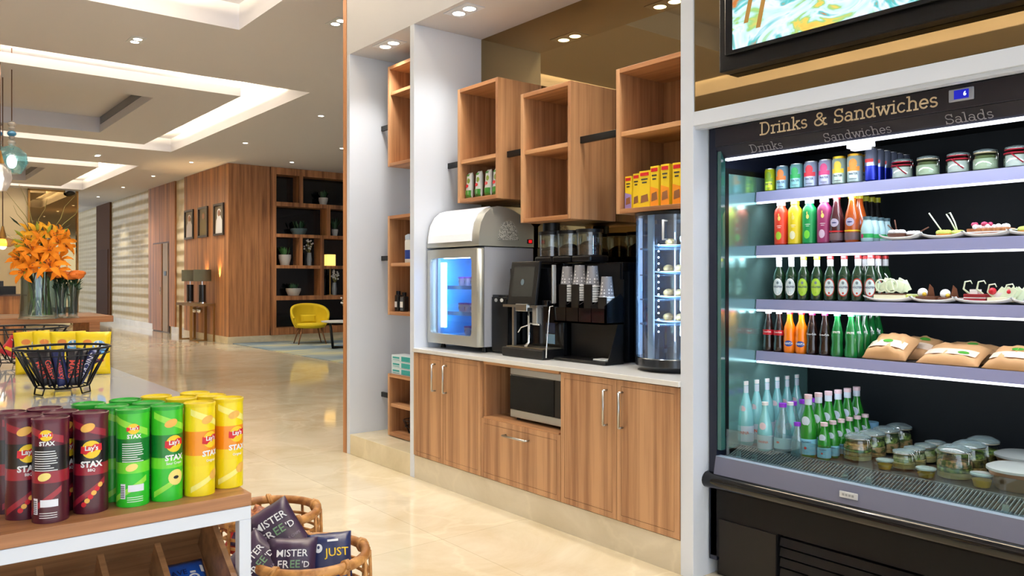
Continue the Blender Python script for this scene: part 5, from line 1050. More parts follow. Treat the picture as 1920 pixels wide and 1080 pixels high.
# ============================================================ FRONT DISPLAY TABLE
TZ = .865
r = thing('display_table', 'front display table with a wooden top on a white metal frame', 'table', (0, 2.1, 0)); TX = .743
MB().box(-.95, TX, 1.974, 2.34, .834, TZ).build('tabletop', WOODX, r, bevel=.0015)
WF = mat('white_frame', (226, 230, 236), .35); b = MB(); b.box(-.95, TX, 1.976, 2.006, .800, .833); b.box(-.95, TX, 2.308, 2.338, .800, .833); b.box(TX - .03, TX, 2.006, 2.308, .800, .833); b.build('frame', WF, r, bevel=.002)
for x in (TX - .03, -.95):
    for y in (1.976, 2.308): MB().box(x, x + .03, y, y + .03, 0, .80).build('leg', WF, r, bevel=.002)
MB().box(-.95, TX, 1.976, 2.006, .12, .15).box(TX - .03, TX, 2.006, 2.308, .12, .15).build('stretcher', WF, r)
# slanting wooden tray with dividers under the top
r = thing('slanted_tray', 'slanting wooden tray with dividers under the front display table', 'tray', (0, 2.1, .6)); sl_ = Vector((0, -.844, -.537)); nn = Vector((0, -.537, .844))
TRW = wood('tray_wood', (168, 122, 80), (104, 68, 40), 'x', strip=6)
O = Vector((0, 2.165, .79))
def slab(x0, x1, a0, a1, n0, n1, name, m):   # a along the slope, n along the slope normal
    b = MB(); vs = []
    for x in (x0, x1):
        for a in (a0, a1):
            for k in (n0, n1): p = O + sl_ * a + nn * k; vs.append((x, p.y, p.z))
    b.add(vs, [(0, 1, 3, 2), (4, 6, 7, 5), (0, 4, 5, 1), (2, 3, 7, 6), (0, 2, 6, 4), (1, 5, 7, 3)], 0); return b.build(name, m, r)
for x in (.692, .555, .425, .295, .165, .035, -.095, -.225, -.355, -.485, -.615, -.72): slab(x, x + .014, 0 if x > .6 or x < -.7 else .055, .50, -.13, -.0 if x > .6 or x < -.7 else -.03, 'side_panel' if x > .6 or x < -.7 else 'divider', TRW)
slab(-.72, .708, 0, .50, -.146, -.13, 'tray_floor', TRW); slab(-.72, .708, -.016, 0, -.146, .0, 'back_board', TRW); slab(-.72, .708, .50, .516, -.146, -.06, 'front_lip', TRW)
b = MB(); b.box(TX - .05, TX - .03, 2.02, 2.10, .55, .66); b.box(-.74, -.72, 2.02, 2.10, .55, .66); b.build('bracket', WF, r)
for x0, x1, a0, c, lab, t in ((.578, .682, .065, (30, 90, 190), 'blue snack packet in the end compartment of the slanted tray', 'AVE'), (.448, .546, .085, (20, 120, 150), 'teal snack packet in the second compartment of the slanted tray', 'SEA')):
    p = O + sl_ * (a0 + .1) + nn * (-.113); M = Matrix(((1, 0, 0, (x0 + x1) / 2), (0, -sl_.y, nn.y, p.y), (0, -sl_.z, nn.z, p.z), (0, 0, 0, 1))); bm = mat('packet_' + t, c, .3, .1)
    bag('snack_packet', lab, 'packet', M, x1 - x0, .2, .03, bm, [('text', mat('print_navy2', (16, 30, 80), .5), -.018, .055, (t, .022)) if t == 'AVE' else ('rect', TXTW, -.02, .06, (.02, .006)), ('rect', TXTW, .04, .06, (.008, .022)), ('disc', TXTW, .015, .035, (.014, .012)), ('disc', bm, .015, .037, (.008, .005)), ('rect', TXTW, .015, .052, (.014, .006))], 'packets in the slanted tray', wob=.02)
# ------------------------------------------------------------ crisp tubes
def disc_pts(rx, ry, n=18, cx=0, cz=0, rot=0): return [(cx + rx * math.cos(k * 6.2832 / n) * math.cos(rot) - ry * math.sin(k * 6.2832 / n) * math.sin(rot), cz + rx * math.cos(k * 6.2832 / n) * math.sin(rot) + ry * math.sin(k * 6.2832 / n) * math.cos(rot)) for k in range(n)]
TR, TH = .0365, .228
LY = mat('logo_yellow', (246, 206, 40), .4); LR = mat('logo_red', (206, 24, 40), .4); CHIP = mat('chip_print', (240, 184, 84), .45); CHIP2 = mat('chip_print_pale', (248, 226, 130), .45)
TUBE = {'maroon': dict(c=((86, 18, 38), (18, 10, 16), (146, 28, 46), (72, 16, 34)), s=(150, 36, 52), rim=(84, 22, 44), z=(.50, .74), w='BBQ'),
        'green': dict(c=((60, 190, 40), (10, 120, 40), (110, 214, 50), (40, 190, 40)), s=(150, 226, 70), rim=(40, 160, 50), z=(.46, .70), w='Sour Cream'),
        'yellow': dict(c=((246, 220, 20), (246, 150, 20), (246, 214, 20), (246, 220, 20)), s=(252, 240, 130), rim=(236, 206, 30), z=(.44, .70), w='Original')}
def tubefn(key):
    col, side = key.split('_'); t = TUBE[col]; r = thing('crisp_tube', 'x', 'crisp tube')
    ms = [mat('tube_%s_%d' % (col, i), c, .28, coat=.3) for i, c in enumerate(t['c'])]; stp = mat('tube_stripe_' + col, t['s'], .3, coat=.3)
    z1, z2 = t['z'][0] * TH, t['z'][1] * TH; b = local(); zz = [0, .0, z1 - .026, z1, z2, TH - .008]
    b.lathe([(TR, 0), (TR, z1 - .026), (TR, z1), (TR, z2), (TR, TH - .008)], 40, [3, 2, 1, 0]); b.build('tube_body', ms, r)
    b = local(); b.lathe([(TR + .0012, TH - .009), (TR + .0016, TH - .001), (TR - .001, TH), (TR - .0035, TH - .004)], 36); b.build('rim', mat('tube_rim_' + col, t['rim'], .3), r)
    b = local(); b.lathe([(TR - .003, TH - .0045), (.0001, TH - .0045)], 32); b.build('lid', mat('tube_lid', (214, 220, 222), .25, coat=.4), r)
    b = local(); e = TR + .0005
    def stripe(u0, z0, u1, z1_, wd, n=10):       # slanted band wound round the tube
        vs = []
        for i in range(n + 1):
            u = u0 + (u1 - u0) * i / n; z = z0 + (z1_ - z0) * i / n; a = u / e; vs += [(e * math.cos(a), e * math.sin(a), z - wd / 2), (e * math.cos(a), e * math.sin(a), z + wd / 2)]
        b.add(vs, [(2 * i, 2 * i + 2, 2 * i + 3, 2 * i + 1) for i in range(n)], 0, None, True)
    for k in (0, 1): off = k * math.pi * e; stripe(-.05 + off, TH - .02, .035 + off, z2 + .012, .016); stripe(-.05 + off, .016, .03 + off, z1 - .04, .014)
    b.build('stripe', stp, r)
    # front face, at angle 0
    b = local(); M = [LY, LR, TXTW, CHIP, mat('barcode', (30, 30, 34), .5), mat('panel_white', (232, 234, 240), .4), CHIP2]
    w1 = (e + .0004, 0, 0); w2 = (e + .0008, 0, 0); w3 = (e + .0012, 0, 0)
    zc = z2 - .022
    b.decal(disc_pts(.0205, .0205, cz=zc), w1, 0); b.decal([(-.023, zc - .008), (-.012, zc - .011), (.006, zc - .004), (.023, zc - .004), (.022, zc + .012), (.008, zc + .012), (-.008, zc + .008), (-.022, zc + .008)], w2, 1)
    b.text("Lay's", .0155, None, 2, .03, wrap=(e + .0012, 0, zc + .003), sx=.95); b.text('STAX', .0185, None, 2, .045, wrap=(e + .0012, 0, zc - .034), sx=1.0); b.text(t['w'], .009, None, 2, .02, wrap=(e + .0012, 0, z1 - .014), sx=.9)
    b.decal(disc_pts(.016, .0095, cx=-.008, cz=z2 + .028, rot=.35), w1, 3)
    if col == 'maroon':
        for i in range(6): b.decal(disc_pts(.006, .0055, cx=-.016 + i * .007, cz=.022 + i * .0085, rot=.8), w1, 3 if i % 2 else 1)
    elif col == 'green': b.decal(disc_pts(.019, .019, cx=.004, cz=.056), w1, 6); b.decal(disc_pts(.007, .004, cx=.004, cz=.056), w2, 4)
    else: b.decal(disc_pts(.016, .012, cx=.012, cz=.05, rot=.4), w1, 3)
    # back face: small mark, lines of print, bar code
    pb = math.pi * e
    b.decal(disc_pts(.0135, .0125, cx=pb, cz=z2 + .024), w1, 0); b.decal([(pb - .014, z2 + .018), (pb + .014, z2 + .021), (pb + .014, z2 + .031), (pb - .014, z2 + .028)], w2, 1)
    b.text("Lay's", .0095, None, 2, .03, wrap=(e + .0012, math.pi, z2 + .0255), sx=1); b.text('STAX', .0125, None, 2, .045, wrap=(e + .0012, math.pi, z2 + .006), sx=1)
    rnd = random.Random(5)
    for i in range(9): b.rect(pb - .026, pb - .026 + rnd.uniform(.034, .05), z2 - .012 - i * .0052, z2 - .0102 - i * .0052, w1, 2, None, 5)
    b.decal(disc_pts(.014, .0085, cx=pb - .004, cz=z1 - .012, rot=.3), w1, 6)
    b.rect(pb - .030, pb - .018, .02, .055, w1, 5, None, 3)
    for i in range(7): b.rect(pb - .029, pb - .019, .023 + i * .0042, .0248 + i * .0042, w2, 4, None, 3)
    b.rect(pb - .012, pb + .024, .036, .052, w1, 5, None, 5)
    for i in range(3): b.rect(pb - .014, pb + .022, .012 + i * .005, .0134 + i * .005, w1, 2, None, 5)
    b.build('print', M, r); return r
TM = Maker(tubefn)
def unit(p): v = Vector((p.x, p.y)); return v.normalized()
tops = [('maroon', 'b', 94.6, 782, -12, 'front maroon crisp tube showing its small-print side'), ('maroon', 'f', 48.6, 778.6, 14, 'maroon crisp tube beside the front one, half its logo showing'), ('maroon', 'f', 167, 772, 2, 'front maroon crisp tube with the full logo, beside the green tubes'),
        ('maroon', 'b', 18, 772, 60, 'maroon crisp tube cut by the left edge of the photograph'), ('maroon', 'f', 86, 766, 0, 'back maroon crisp tube, farthest behind the front pair'), ('maroon', 'f', 123, 770.5, 30, 'maroon crisp tube wedged behind the small-print one and the full-logo one'),
        ('green', 'b', 249.5, 765, 4, 'front green crisp tube with bar code and small print'), ('green', 'f', 314, 759, 28, 'front green crisp tube beside the yellow ones'), ('green', 'f', 166, 756, 0, 'back green crisp tube directly behind the maroon ones'),
        ('green', 'f', 210, 760, 60, 'green crisp tube between the full-logo maroon and the bar-code green one'), ('green', 'f', 235, 749, 0, 'farthest green crisp tube'), ('green', 'b', 279, 754, 50, 'green crisp tube right behind the two front green ones'),
        ('yellow', 'f', 372.6, 754, 44, 'front yellow crisp tube beside the green ones'), ('yellow', 'f', 428, 745.5, 36, 'front yellow crisp tube at the table corner'), ('yellow', 'f', 293, 742, 0, 'yellow crisp tube farthest toward the green ones in the back'),
        ('yellow', 'f', 340, 746, 50, 'yellow crisp tube behind the front one beside the green tubes'), ('yellow', 'f', 366, 736, 0, 'farthest yellow crisp tube'), ('yellow', 'f', 395, 740.4, 20, 'yellow crisp tube behind the corner one')]
placed = []
for col, side, px, py, rot, lab in tops:
    p = onZ(px, py, TZ + TH); placed.append([p.x, p.y])
for _ in range(60):        # stand them side by side, never inside one another
    for i in range(len(placed)):
        for j in range(i + 1, len(placed)):
            a, b_ = placed[i], placed[j]; dx, dy = b_[0] - a[0], b_[1] - a[1]; d = math.hypot(dx, dy); m = 2 * TR + .004
            if d < m: q = (m - d) / 2 / max(d, 1e-6); wi = .2 if tops[i][3] > 0 and i in (0, 2, 6, 7, 12, 13) else 1; wj = .2 if j in (0, 2, 6, 7, 12, 13) else 1; a[0] -= dx * q * wi; a[1] -= dy * q * wi; b_[0] += dx * q * wj; b_[1] += dy * q * wj
for (col, side, px, py, rot, lab), (x, y) in zip(tops, placed):
    toward = math.atan2(-y, -x); ang = toward + (math.pi if side == 'b' else 0) + R(rot)
    TM(col + '_x', (x, y, TZ + .0005), ang, lab + ', on the display table', col + ' crisp tubes')
# ------------------------------------------------------------ rattan baskets with crisp bags
RAT = two_tone('rattan', (150, 96, 44), (206, 150, 84), 22, .45)
def rattan(cx, cy, r0, zt_, label):
    r = thing('rattan_basket', label, 'basket', (cx, cy, 0), group='rattan baskets beside the display table'); P = lambda a, q, z: (cx + q * math.cos(a), cy + q * math.sin(a), z); rad = lambda z: r0 * (.80 + .24 * math.sin(math.pi * min(1, z / zt_) * .62))
    b = MB(); b.tube([P(a * .1963, r0 * .99, zt_) for a in range(32)], .016, 10, closed=True); b.build('rim', RAT, r)
    b = MB(); z = .03
    while z < zt_ - .03: b.tube([P(a * .1963, rad(z) - .003, z) for a in range(32)], .0062, 6, closed=True); z += .030
    b.build('weave', RAT, r); b = MB()
    for k in range(14): a = k * .4488; b.tube([P(a, rad(z_) + .006, z_) for z_ in [zt_ * j / 7 for j in range(1, 8)]], .006, 6)
    b.build('rib', RAT, r); MB().cyl((cx, cy, .012), r0 * .8, .012, seg=28).build('base', RAT, r)
    b = MB()
    for k in range(5): a = R(-80 + k * 72); b.tube([P(a + .05 * math.sin(t), r0 * .99 + .018 * math.cos(t), zt_ + .018 * math.sin(t)) for t in [i * .785 for i in range(9)]], .006, 5); b.tube([P(a + .04 + .05 * math.sin(t), r0 * .99 + .018 * math.cos(t), zt_ + .018 * math.sin(t)) for t in [i * .785 for i in range(9)]], .006, 5)
    b.build('binding', RAT, r); return r
rattan(1.105, 2.43, .182, .51, 'nearer rattan basket full of crisp bags'); rattan(1.155, 2.905, .182, .53, 'farther rattan basket beside the table leg')
PUR = mat('bag_plum', (52, 34, 62), .35); CPR = two_tone('bag_copper', (120, 60, 40), (190, 120, 70), 70, .5); NVY = mat('bag_navy', (26, 38, 84), .32); ORG = mat('bag_orange', (226, 130, 30), .4); GTX = mat('print_sage', (110, 150, 110), .5); YTX = mat('print_yellow', (240, 200, 30), .5)
def towards(x, y, z, tilt, roll, dyaw=0): return facing(x, y, z, math.atan2(y, x) - R(90) + dyaw, tilt, roll)
mf = lambda s=1: [('text', TXTW, -.0, .042 * s, ('MISTER', .035 * s)), ('text', TXTW, -.030 * s, .004 * s, ('FR', .038 * s)), ('text', GTX, .012 * s, .004 * s, ('EE', .038 * s)), ('text', TXTW, .050 * s, .002, ("'D", .03 * s)), ('text', mat('print_dim', (150, 140, 160), .5), .02, -.035 * s, ('TORTILLA CHIPS', .012 * s))]
p = onZ(528, 1008, .56); bag('crisp_bag', 'large plum crisp bag reading Mister, tilted on the farther rattan basket', 'crisp bag', towards(p.x, p.y + .04, p.z, R(25), R(30)), .17, .19, .06, PUR, mf(1), 'plum crisp bags', seed=3)
p = onZ(549, 1052, .52); bag('crisp_bag', 'plum crisp bag reading Mister upright in the nearer rattan basket', 'crisp bag', towards(p.x - .005, p.y, p.z - .015, R(22), R(-3)), .155, .17, .06, PUR, mf(.85), 'plum crisp bags', seed=5)
p = onZ(488, 1050, .53); bag('crisp_bag', 'plum crisp bag turned on its side by the table leg', 'crisp bag', towards(p.x, p.y, p.z - .02, R(25), R(48)), .155, .18, .06, PUR, mf(.85), 'plum crisp bags', seed=6)
p = onZ(619, 1050, .50); bag('crisp_bag', 'navy crisp bag reading Just in yellow in the nearer basket', 'crisp bag', towards(p.x, p.y, p.z + .00, R(28), R(2)), .14, .17, .05, NVY, [('rect', TXTW, .01, .056, (.034, .007)), ('text', YTX, .022, .018, ('JUST', .036)), ('disc', TXTW, -.035, .035, (.012, .014)), ('disc', NVY, -.035, .038, (.004, .005))], 'crisp bags in the nearer basket', seed=8)
p = onZ(562, 1080, .49); bag('crisp_bag', 'orange crisp bag lying at the front of the nearer basket', 'crisp bag', towards(p.x, p.y, p.z - .055, R(45), R(18)), .13, .15, .04, ORG, [('rect', CPR, 0, .03, (.08, .02))], 'crisp bags in the nearer basket', seed=9)
for i, (px, py, rl, mm, lab) in enumerate(((462, 990, 40, CPR, 'copper-brown crisp bag deep in the farther basket'), (440, 1010, -20, mat('bag_red', (180, 40, 30), .4), 'red crisp bag at the far side of the farther basket'), (500, 985, 65, CPR, 'copper-brown crisp bag under the large plum one'), (445, 1060, 15, CPR, 'copper-brown crisp bag seen through the table frame'))):
    p = onZ(px, py, .47); bag('crisp_bag', lab, 'crisp bag', towards(max(p.x, 1.06), p.y, p.z - .05 * (i == 3), R(40), R(rl)), .13, .15, .05, mm, [('rect', PUR, 0, -.03, (.09, .05))], 'crisp bags in the farther basket', seed=20 + i)
# ============================================================ WHITE ISLAND WITH WIRE BASKETS
r = thing('white_island', 'glossy white-topped island behind the crisp tubes', 'table', (0, 4.6, 0))
MB().box(-2.2, 1.14, 3.32, 6.6, .835, TZ).build('tabletop', mat('white_gloss', (214, 216, 220), .06, coat=.5), r, bevel=.003); MB().box(-2.1, 1.06, 3.42, 6.5, .1, .835).build('body', WHITE, r); MB().box(-2.05, 1.0, 3.47, 6.45, 0, .1).build('plinth', DARK, r)
def wire_basket(cx, cy, rt, rb, h, label, n=14):
    r = thing('wire_basket', label, 'basket', (cx, cy, TZ), group='black wire baskets on the white island'); P = lambda a, q, z: (cx + q * math.cos(a), cy + q * math.sin(a), TZ + z); zb = .035
    b = MB(); b.tube([P(k * .1963, rt, h) for k in range(32)], .006, 6, closed=True); b.tube([P(k * .1963, rt * .985, h - .028) for k in range(32)], .0025, 5, closed=True); b.build('rim', BLACK, r)
    b = MB()
    for k in range(n):
        a = 6.2832 * k / n; a2 = 6.2832 * (k + .5) / n; a3 = 6.2832 * (k + 1) / n; b.tube([P(a, rt, h), P(a2, rb, zb)], .0042, 5); b.tube([P(a2, rb, zb), P(a3, rt, h)], .0042, 5)
    b.tube([P(k * .3, rb, zb) for k in range(21)], .004, 5, closed=True)
    for k in range(-3, 4): q = rb * math.sqrt(max(0, 1 - (k / 4) ** 2)); b.tube([(cx + k * rb / 4, cy - q, TZ + zb), (cx + k * rb / 4, cy + q, TZ + zb)], .0022, 5)
    b.build('wire', BLACK, r)
    for k in range(3): a = R(200 + k * 120); b = MB(); b.tube([P(a - .35, rb, zb), P(a - .3, rb * 1.05, .004), P(a + .3, rb * 1.05, .004), P(a + .35, rb, zb)], .0035, 6); b.build('foot', BLACK, r)
    return r
C1 = onZ(120, 738, TZ); wire_basket(C1.x, C1.y + .03, .200, .112, .215, 'black wire basket of chocolate bars nearest the crisp tubes')
C2 = onZ(40, 688, TZ); wire_basket(C2.x, C2.y + .05, .26, .14, .24, 'black wire basket of red snack bags, farther away')
blk = mat('bar_black', (26, 22, 30), .3, .2); nvb = mat('bar_navy', (24, 34, 84), .3, .2); rtx = mat('bar_redprint', (214, 70, 50), .45); bwt = mat('bar_whiteprint', (230, 225, 235), .45)
bars = [(-.115, 22, blk, 'MARS', rtx, 'at the outer left'), (-.07, 16, blk, 'Galaxy', rtx, 'second from the outer left'), (-.012, 10, nvb, 'Galaxy', rtx, 'with a blue top in the middle'), (.045, -4, blk, 'MARS', rtx, 'right of the blue-topped one'), (.085, -10, blk, 'MARS', rtx, 'just before the slanting one'), (.125, -28, nvb, 'SNICKERS', bwt, 'slanting at the outer right')]
vd = Vector((C1.x, C1.y)).normalized(); sd = Vector((vd.y, -vd.x)); cc = Vector((C1.x, C1.y + .03))
for i, (u, rl, mm, tx, tm, lab) in enumerate(bars):
    q = cc + sd * (u * .78) - vd * (.085 - abs(u) * .25); bag('chocolate_bar', 'dark chocolate bar in the near wire basket, ' + lab, 'chocolate bar', towards(q.x, q.y, TZ + .128, R(14), R(rl)), .052, .172, .026, mm, [('text', tm, 0, -.012, (tx, .034), -R(90))], 'bars in the near wire basket', seed=30 + i, wob=.02)
for i, (u, v_, rl, mm) in enumerate(((-.09, .0, 20, blk), (.03, -.01, -25, blk), (.10, -.02, -60, mat('bar_purple', (70, 30, 60), .35)), (-.03, .04, 75, blk), (-.06, .02, 50, blk), (.02, .03, -40, blk), (.085, .02, 35, mat('bar_redwrap', (190, 40, 40), .35)), (-.02, .09, 80, blk))):
    q = cc + sd * u * .9 + vd * v_; bag('chocolate_bar', ['black bar half hidden at the left behind the front row of bars', 'black bar half hidden in the middle behind the front row of bars', 'dark purple bar at the right edge of the near wire basket', 'black bar lying flat across the near wire basket', 'black bar lying behind the upright bars on the left', 'black bar lying behind the upright bars in the middle', 'red bar lying on top beside the slanting navy one', 'black bar at the back of the near wire basket'][i], 'chocolate bar', towards(q.x, q.y, TZ + .135, R(55), R(rl)), .045, .13, .024, mm, [('text', bwt, 0, 0, ('MARS', .022), -R(90))], 'bars in the near wire basket', seed=40 + i, wob=.02)
YB = mat('bag_yellow', (244, 210, 20), .35); blu = mat('print_skyblue', (90, 160, 220), .45); bro = mat('print_choc', (90, 50, 30), .5)
for i, (px, dy, rl) in enumerate(((76, .12, 3), (108, .04, -2), (146, .09, 1), (192, 0, -1))):
    p = onZ(px, 712, TZ); bag('yellow_sweet_bag', 'tall yellow sweet bag behind the near wire basket, ' + ['farthest to the left', 'second from the left', 'third from the left', 'farthest to the right'][i], 'sweet bag', towards(p.x + .01, p.y + .28 + dy * .5, TZ + .122, R(4), R(rl)), .18, .238, .05, YB,
        [('disc', blu, .03, .03, (.035, .04)), ('disc', TXTW, .025, .05, (.028, .02)), ('disc', ORG, -.03, .06, (.022, .016)), ('disc', bro, -.03, -.05, (.018, .013)), ('disc', red, .04, -.04, (.014, .011))], 'tall yellow sweet bags', seed=50 + i)
q0 = Vector((C2.x, C2.y + .05)); RB = mat('bag_scarlet', (196, 24, 44), .35)
for i, (dx, dy, rl, tl, mm) in enumerate(((.02, -.1, 25, 15, RB), (.1, -.06, -20, 20, RB), (.06, -.02, 60, 40, ORG), (-.04, -.06, -30, 30, RB), (.14, .02, 30, 35, RB))):
    bag('red_snack_bag', ['red snack bag standing at the front of the far wire basket', 'red snack bag beside it toward the yellow bags in the far wire basket', 'orange snack bag in the middle of the far wire basket', 'red snack bag at the cut edge of the far wire basket', 'red snack bag at the back of the far wire basket'][i], 'snack bag', towards(q0.x + dx, q0.y + dy, TZ + .135, R(tl), R(rl)), .10, .15, .035, mm, [('disc', TXTW, 0, .025, (.028, .012)), ('rect', YTX, 0, -.04, (.06, .02))], 'bags in the far wire basket', seed=60 + i)
# ============================================================ FLOWER TABLE
FZ = .95
r = thing('flower_table', 'long wooden high table carrying the orange flowers', 'table', (0, 11.4, 0))
MB().box(-3.5, 2.34, 10.84, 12.2, FZ - .075, FZ).build('tabletop', WOODX, r, bevel=.004)
for x in (2.1, -3.3): MB().box(x, x + .12, 11.0, 12.04, 0, FZ - .075).build('leg', WOODX, r)
LG = mat('lily_orange', (255, 152, 22), .8); LG2 = mat('lily_yellow', (255, 188, 44), .8); GRN = mat('stem_green', (104, 156, 60), .5); GRD = mat('leaf_dark', (30, 70, 40), .5); BUD = mat('bud_green', (170, 180, 60), .5)
vg = glass('vase_glass', (226, 238, 242), .08)
def vase(cx, cy, r0, h, label, mult=1.0):
    r = thing('glass_vase', label, 'vase', (cx, cy, FZ)); M = T(cx, cy, FZ)
    MB().lathe([(r0 * 1.05, 0), (r0 * .98, .02), (r0 * .9, h * .5), (r0 * .92, h), (r0 * .88, h), (r0 * .86, h * .5), (r0 * .9, .03), (.0001, .03)], 36, 0, M, fn=lambda a, z: 1 + .02 * math.cos(8 * a) * (1 - z / h)).build('vase_wall', vg, r)
    return r
v1 = onZ(77, 598, FZ); vx, vy = v1.x, v1.y + .15
vase(vx, vy, .20, .62, 'large clear glass vase holding the tall orange lilies')
rnd = random.Random(12); b = MB()
for k in range(34):
    a = rnd.uniform(0, 6.28); q = rnd.uniform(.02, .14); q2 = rnd.uniform(.05, .16); a2 = a + rnd.uniform(-1.4, 1.4)
    b.tube([(vx + q * math.cos(a2), vy + q * math.sin(a2), FZ + .04), (vx + q2 * math.cos(a), vy + q2 * math.sin(a), FZ + .58), (vx + q2 * 1.5 * math.cos(a), vy + q2 * 1.5 * math.sin(a), FZ + .75)], .007, 5, k % 2)
for k in range(60):
    a = rnd.uniform(0, 6.28); q = rnd.uniform(.02, .26); z = FZ + rnd.uniform(.5, 1.05); p = Vector((vx + q * math.cos(a), vy + q * math.sin(a), z)); d = Vector((math.cos(a) * .8, math.sin(a) * .8, rnd.uniform(-.3, .8))).normalized(); s = d.cross(Vector((0, 0, 1))).normalized() * .02; L_ = rnd.uniform(.1, .2)
    b.poly([p, p + d * L_ * .5 + s, p + d * L_, p + d * L_ * .5 - s], 1 if k % 3 else 0)
o = b.build('flower_bundle', [GRN, GRD], loc=(vx, vy, FZ)); tag(o, 'bundle of green stems and leaves standing in the large glass vase', 'stems')
def lilyfn(key):
    r = thing('lily', 'x', 'flower'); b = local()
    for k in range(6):
        a = k * 1.0472 + (.15 if k % 2 else 0); c, s = math.cos(a), math.sin(a); tang = (-s, c); pts = [(.006, .0, .010), (.045, .045, .022), (.09, .062, .026), (.135, .045, .014), (.16, .02, .001)]; vs = []
        for (q, z, wd) in pts:
            for e in (-1, 0, 1): vs.append((q * c + tang[0] * wd * e, q * s + tang[1] * wd * e, z - (.008 if e == 0 else 0)))
        b.add(vs, [(3 * i + j, 3 * i + j + 1, 3 * i + j + 4, 3 * i + j + 3) for i in range(4) for j in range(2)], 0, None, True)
    b.build('petals', LG if key == 'o' else LG2, r); b = local()
    for k in range(5): a = k * 1.2566; b.tube([(0, 0, 0), (.02 * math.cos(a), .02 * math.sin(a), .08)], .002, 4, 0); b.ball((.02 * math.cos(a), .02 * math.sin(a), .082), .006, 0, 6, 4)
    b.build('stamens', mat('stamen', (140, 60, 20), .6), r); return r
LM = Maker(lilyfn); rnd = random.Random(21)
def lily(px, py, dy, sc_, key='o', rz=None):
    p = onY(px, py, vy + dy); o = LM(key, tuple(p), 0, 'open orange lily blossom in the large glass vase' if key == 'o' else 'open yellow-orange lily blossom high in the large glass vase', ('orange' if key == 'o' else 'yellow-orange') + ' lily blossoms')
    t = Vector((0, -1, .35)) + Vector((rnd.uniform(-.7, .7) + (px - 80) * .008, 0, rnd.uniform(-.3, .5))); o.rotation_euler = t.to_track_quat('Z', 'Y').to_euler(); o.scale = (sc_,) * 3
for px, py, dy, s, k in ((50, 455, -.05, 1, 'y'), (68, 440, -.05, 1, 'y'), (60, 470, -.15, 1.1, 'o'), (95, 445, -.05, 1.05, 'y'), (90, 470, -.2, 1.15, 'o'), (110, 455, -.1, 1.1, 'o'), (118, 452, .0, 1, 'o'), (75, 458, -.1, 1.1, 'o'), (44, 474, .05, 1, 'y'), (52, 440, .1, 1, 'y'), (108, 440, .1, .9, 'o'),
        (38, 487, -.05, .95, 'o'), (80, 482, -.1, 1.1, 'o'), (55, 500, -.18, 1.15, 'o'), (94, 500, -.24, 1.35, 'o'), (112, 488, -.1, .9, 'o'), (105, 508, -.15, 1, 'o'), (70, 490, -.1, 1.1, 'o'), (46, 510, -.1, 1, 'o'), (84, 436, .05, .9, 'y'), (122, 462, .05, .9, 'o'), (30, 492, .0, .8, 'o')): lily(px, py, dy, s, k)
b = MB()
for px, py in ((34, 452), (36, 438), (70, 425), (92, 430), (118, 435), (88, 478), (102, 478), (47, 512), (36, 462)):
    p = onY(px, py, vy - .1); d = (p - Vector((vx, vy, FZ + .8))).normalized(); M = Matrix.Translation(p) @ d.to_track_quat('Z', 'Y').to_matrix().to_4x4(); b.lathe([(.002, -.06), (.014, -.03), (.018, .01), (.001, .07)], 8, 0, M)
o = b.build('lily_buds', BUD, loc=(vx, vy, FZ + .9)); tag(o, 'yellow-green lily buds between the open blossoms', 'buds', kind='stuff')
b = MB()
for k, (x, y) in enumerate(((12, 360), (35, 345), (88, 372), (140, 368), (150, 385), (25, 385))):
    p = onY(x, y, vy); c = Vector((vx, vy, FZ + .8)); b.tube([c, c.lerp(p, .5) + Vector((rnd.uniform(-.06, .06), 0, .05)), c.lerp(p, .8) + Vector((rnd.uniform(-.05, .05), 0, 0)), p], .005, 5, 0, r2=.002)
o = b.build('curly_twigs', mat('twig', (150, 140, 80), .7), loc=(vx, vy, FZ + .8)); tag(o, 'thin bare twigs fanning out above the lilies', 'twigs', kind='stuff')
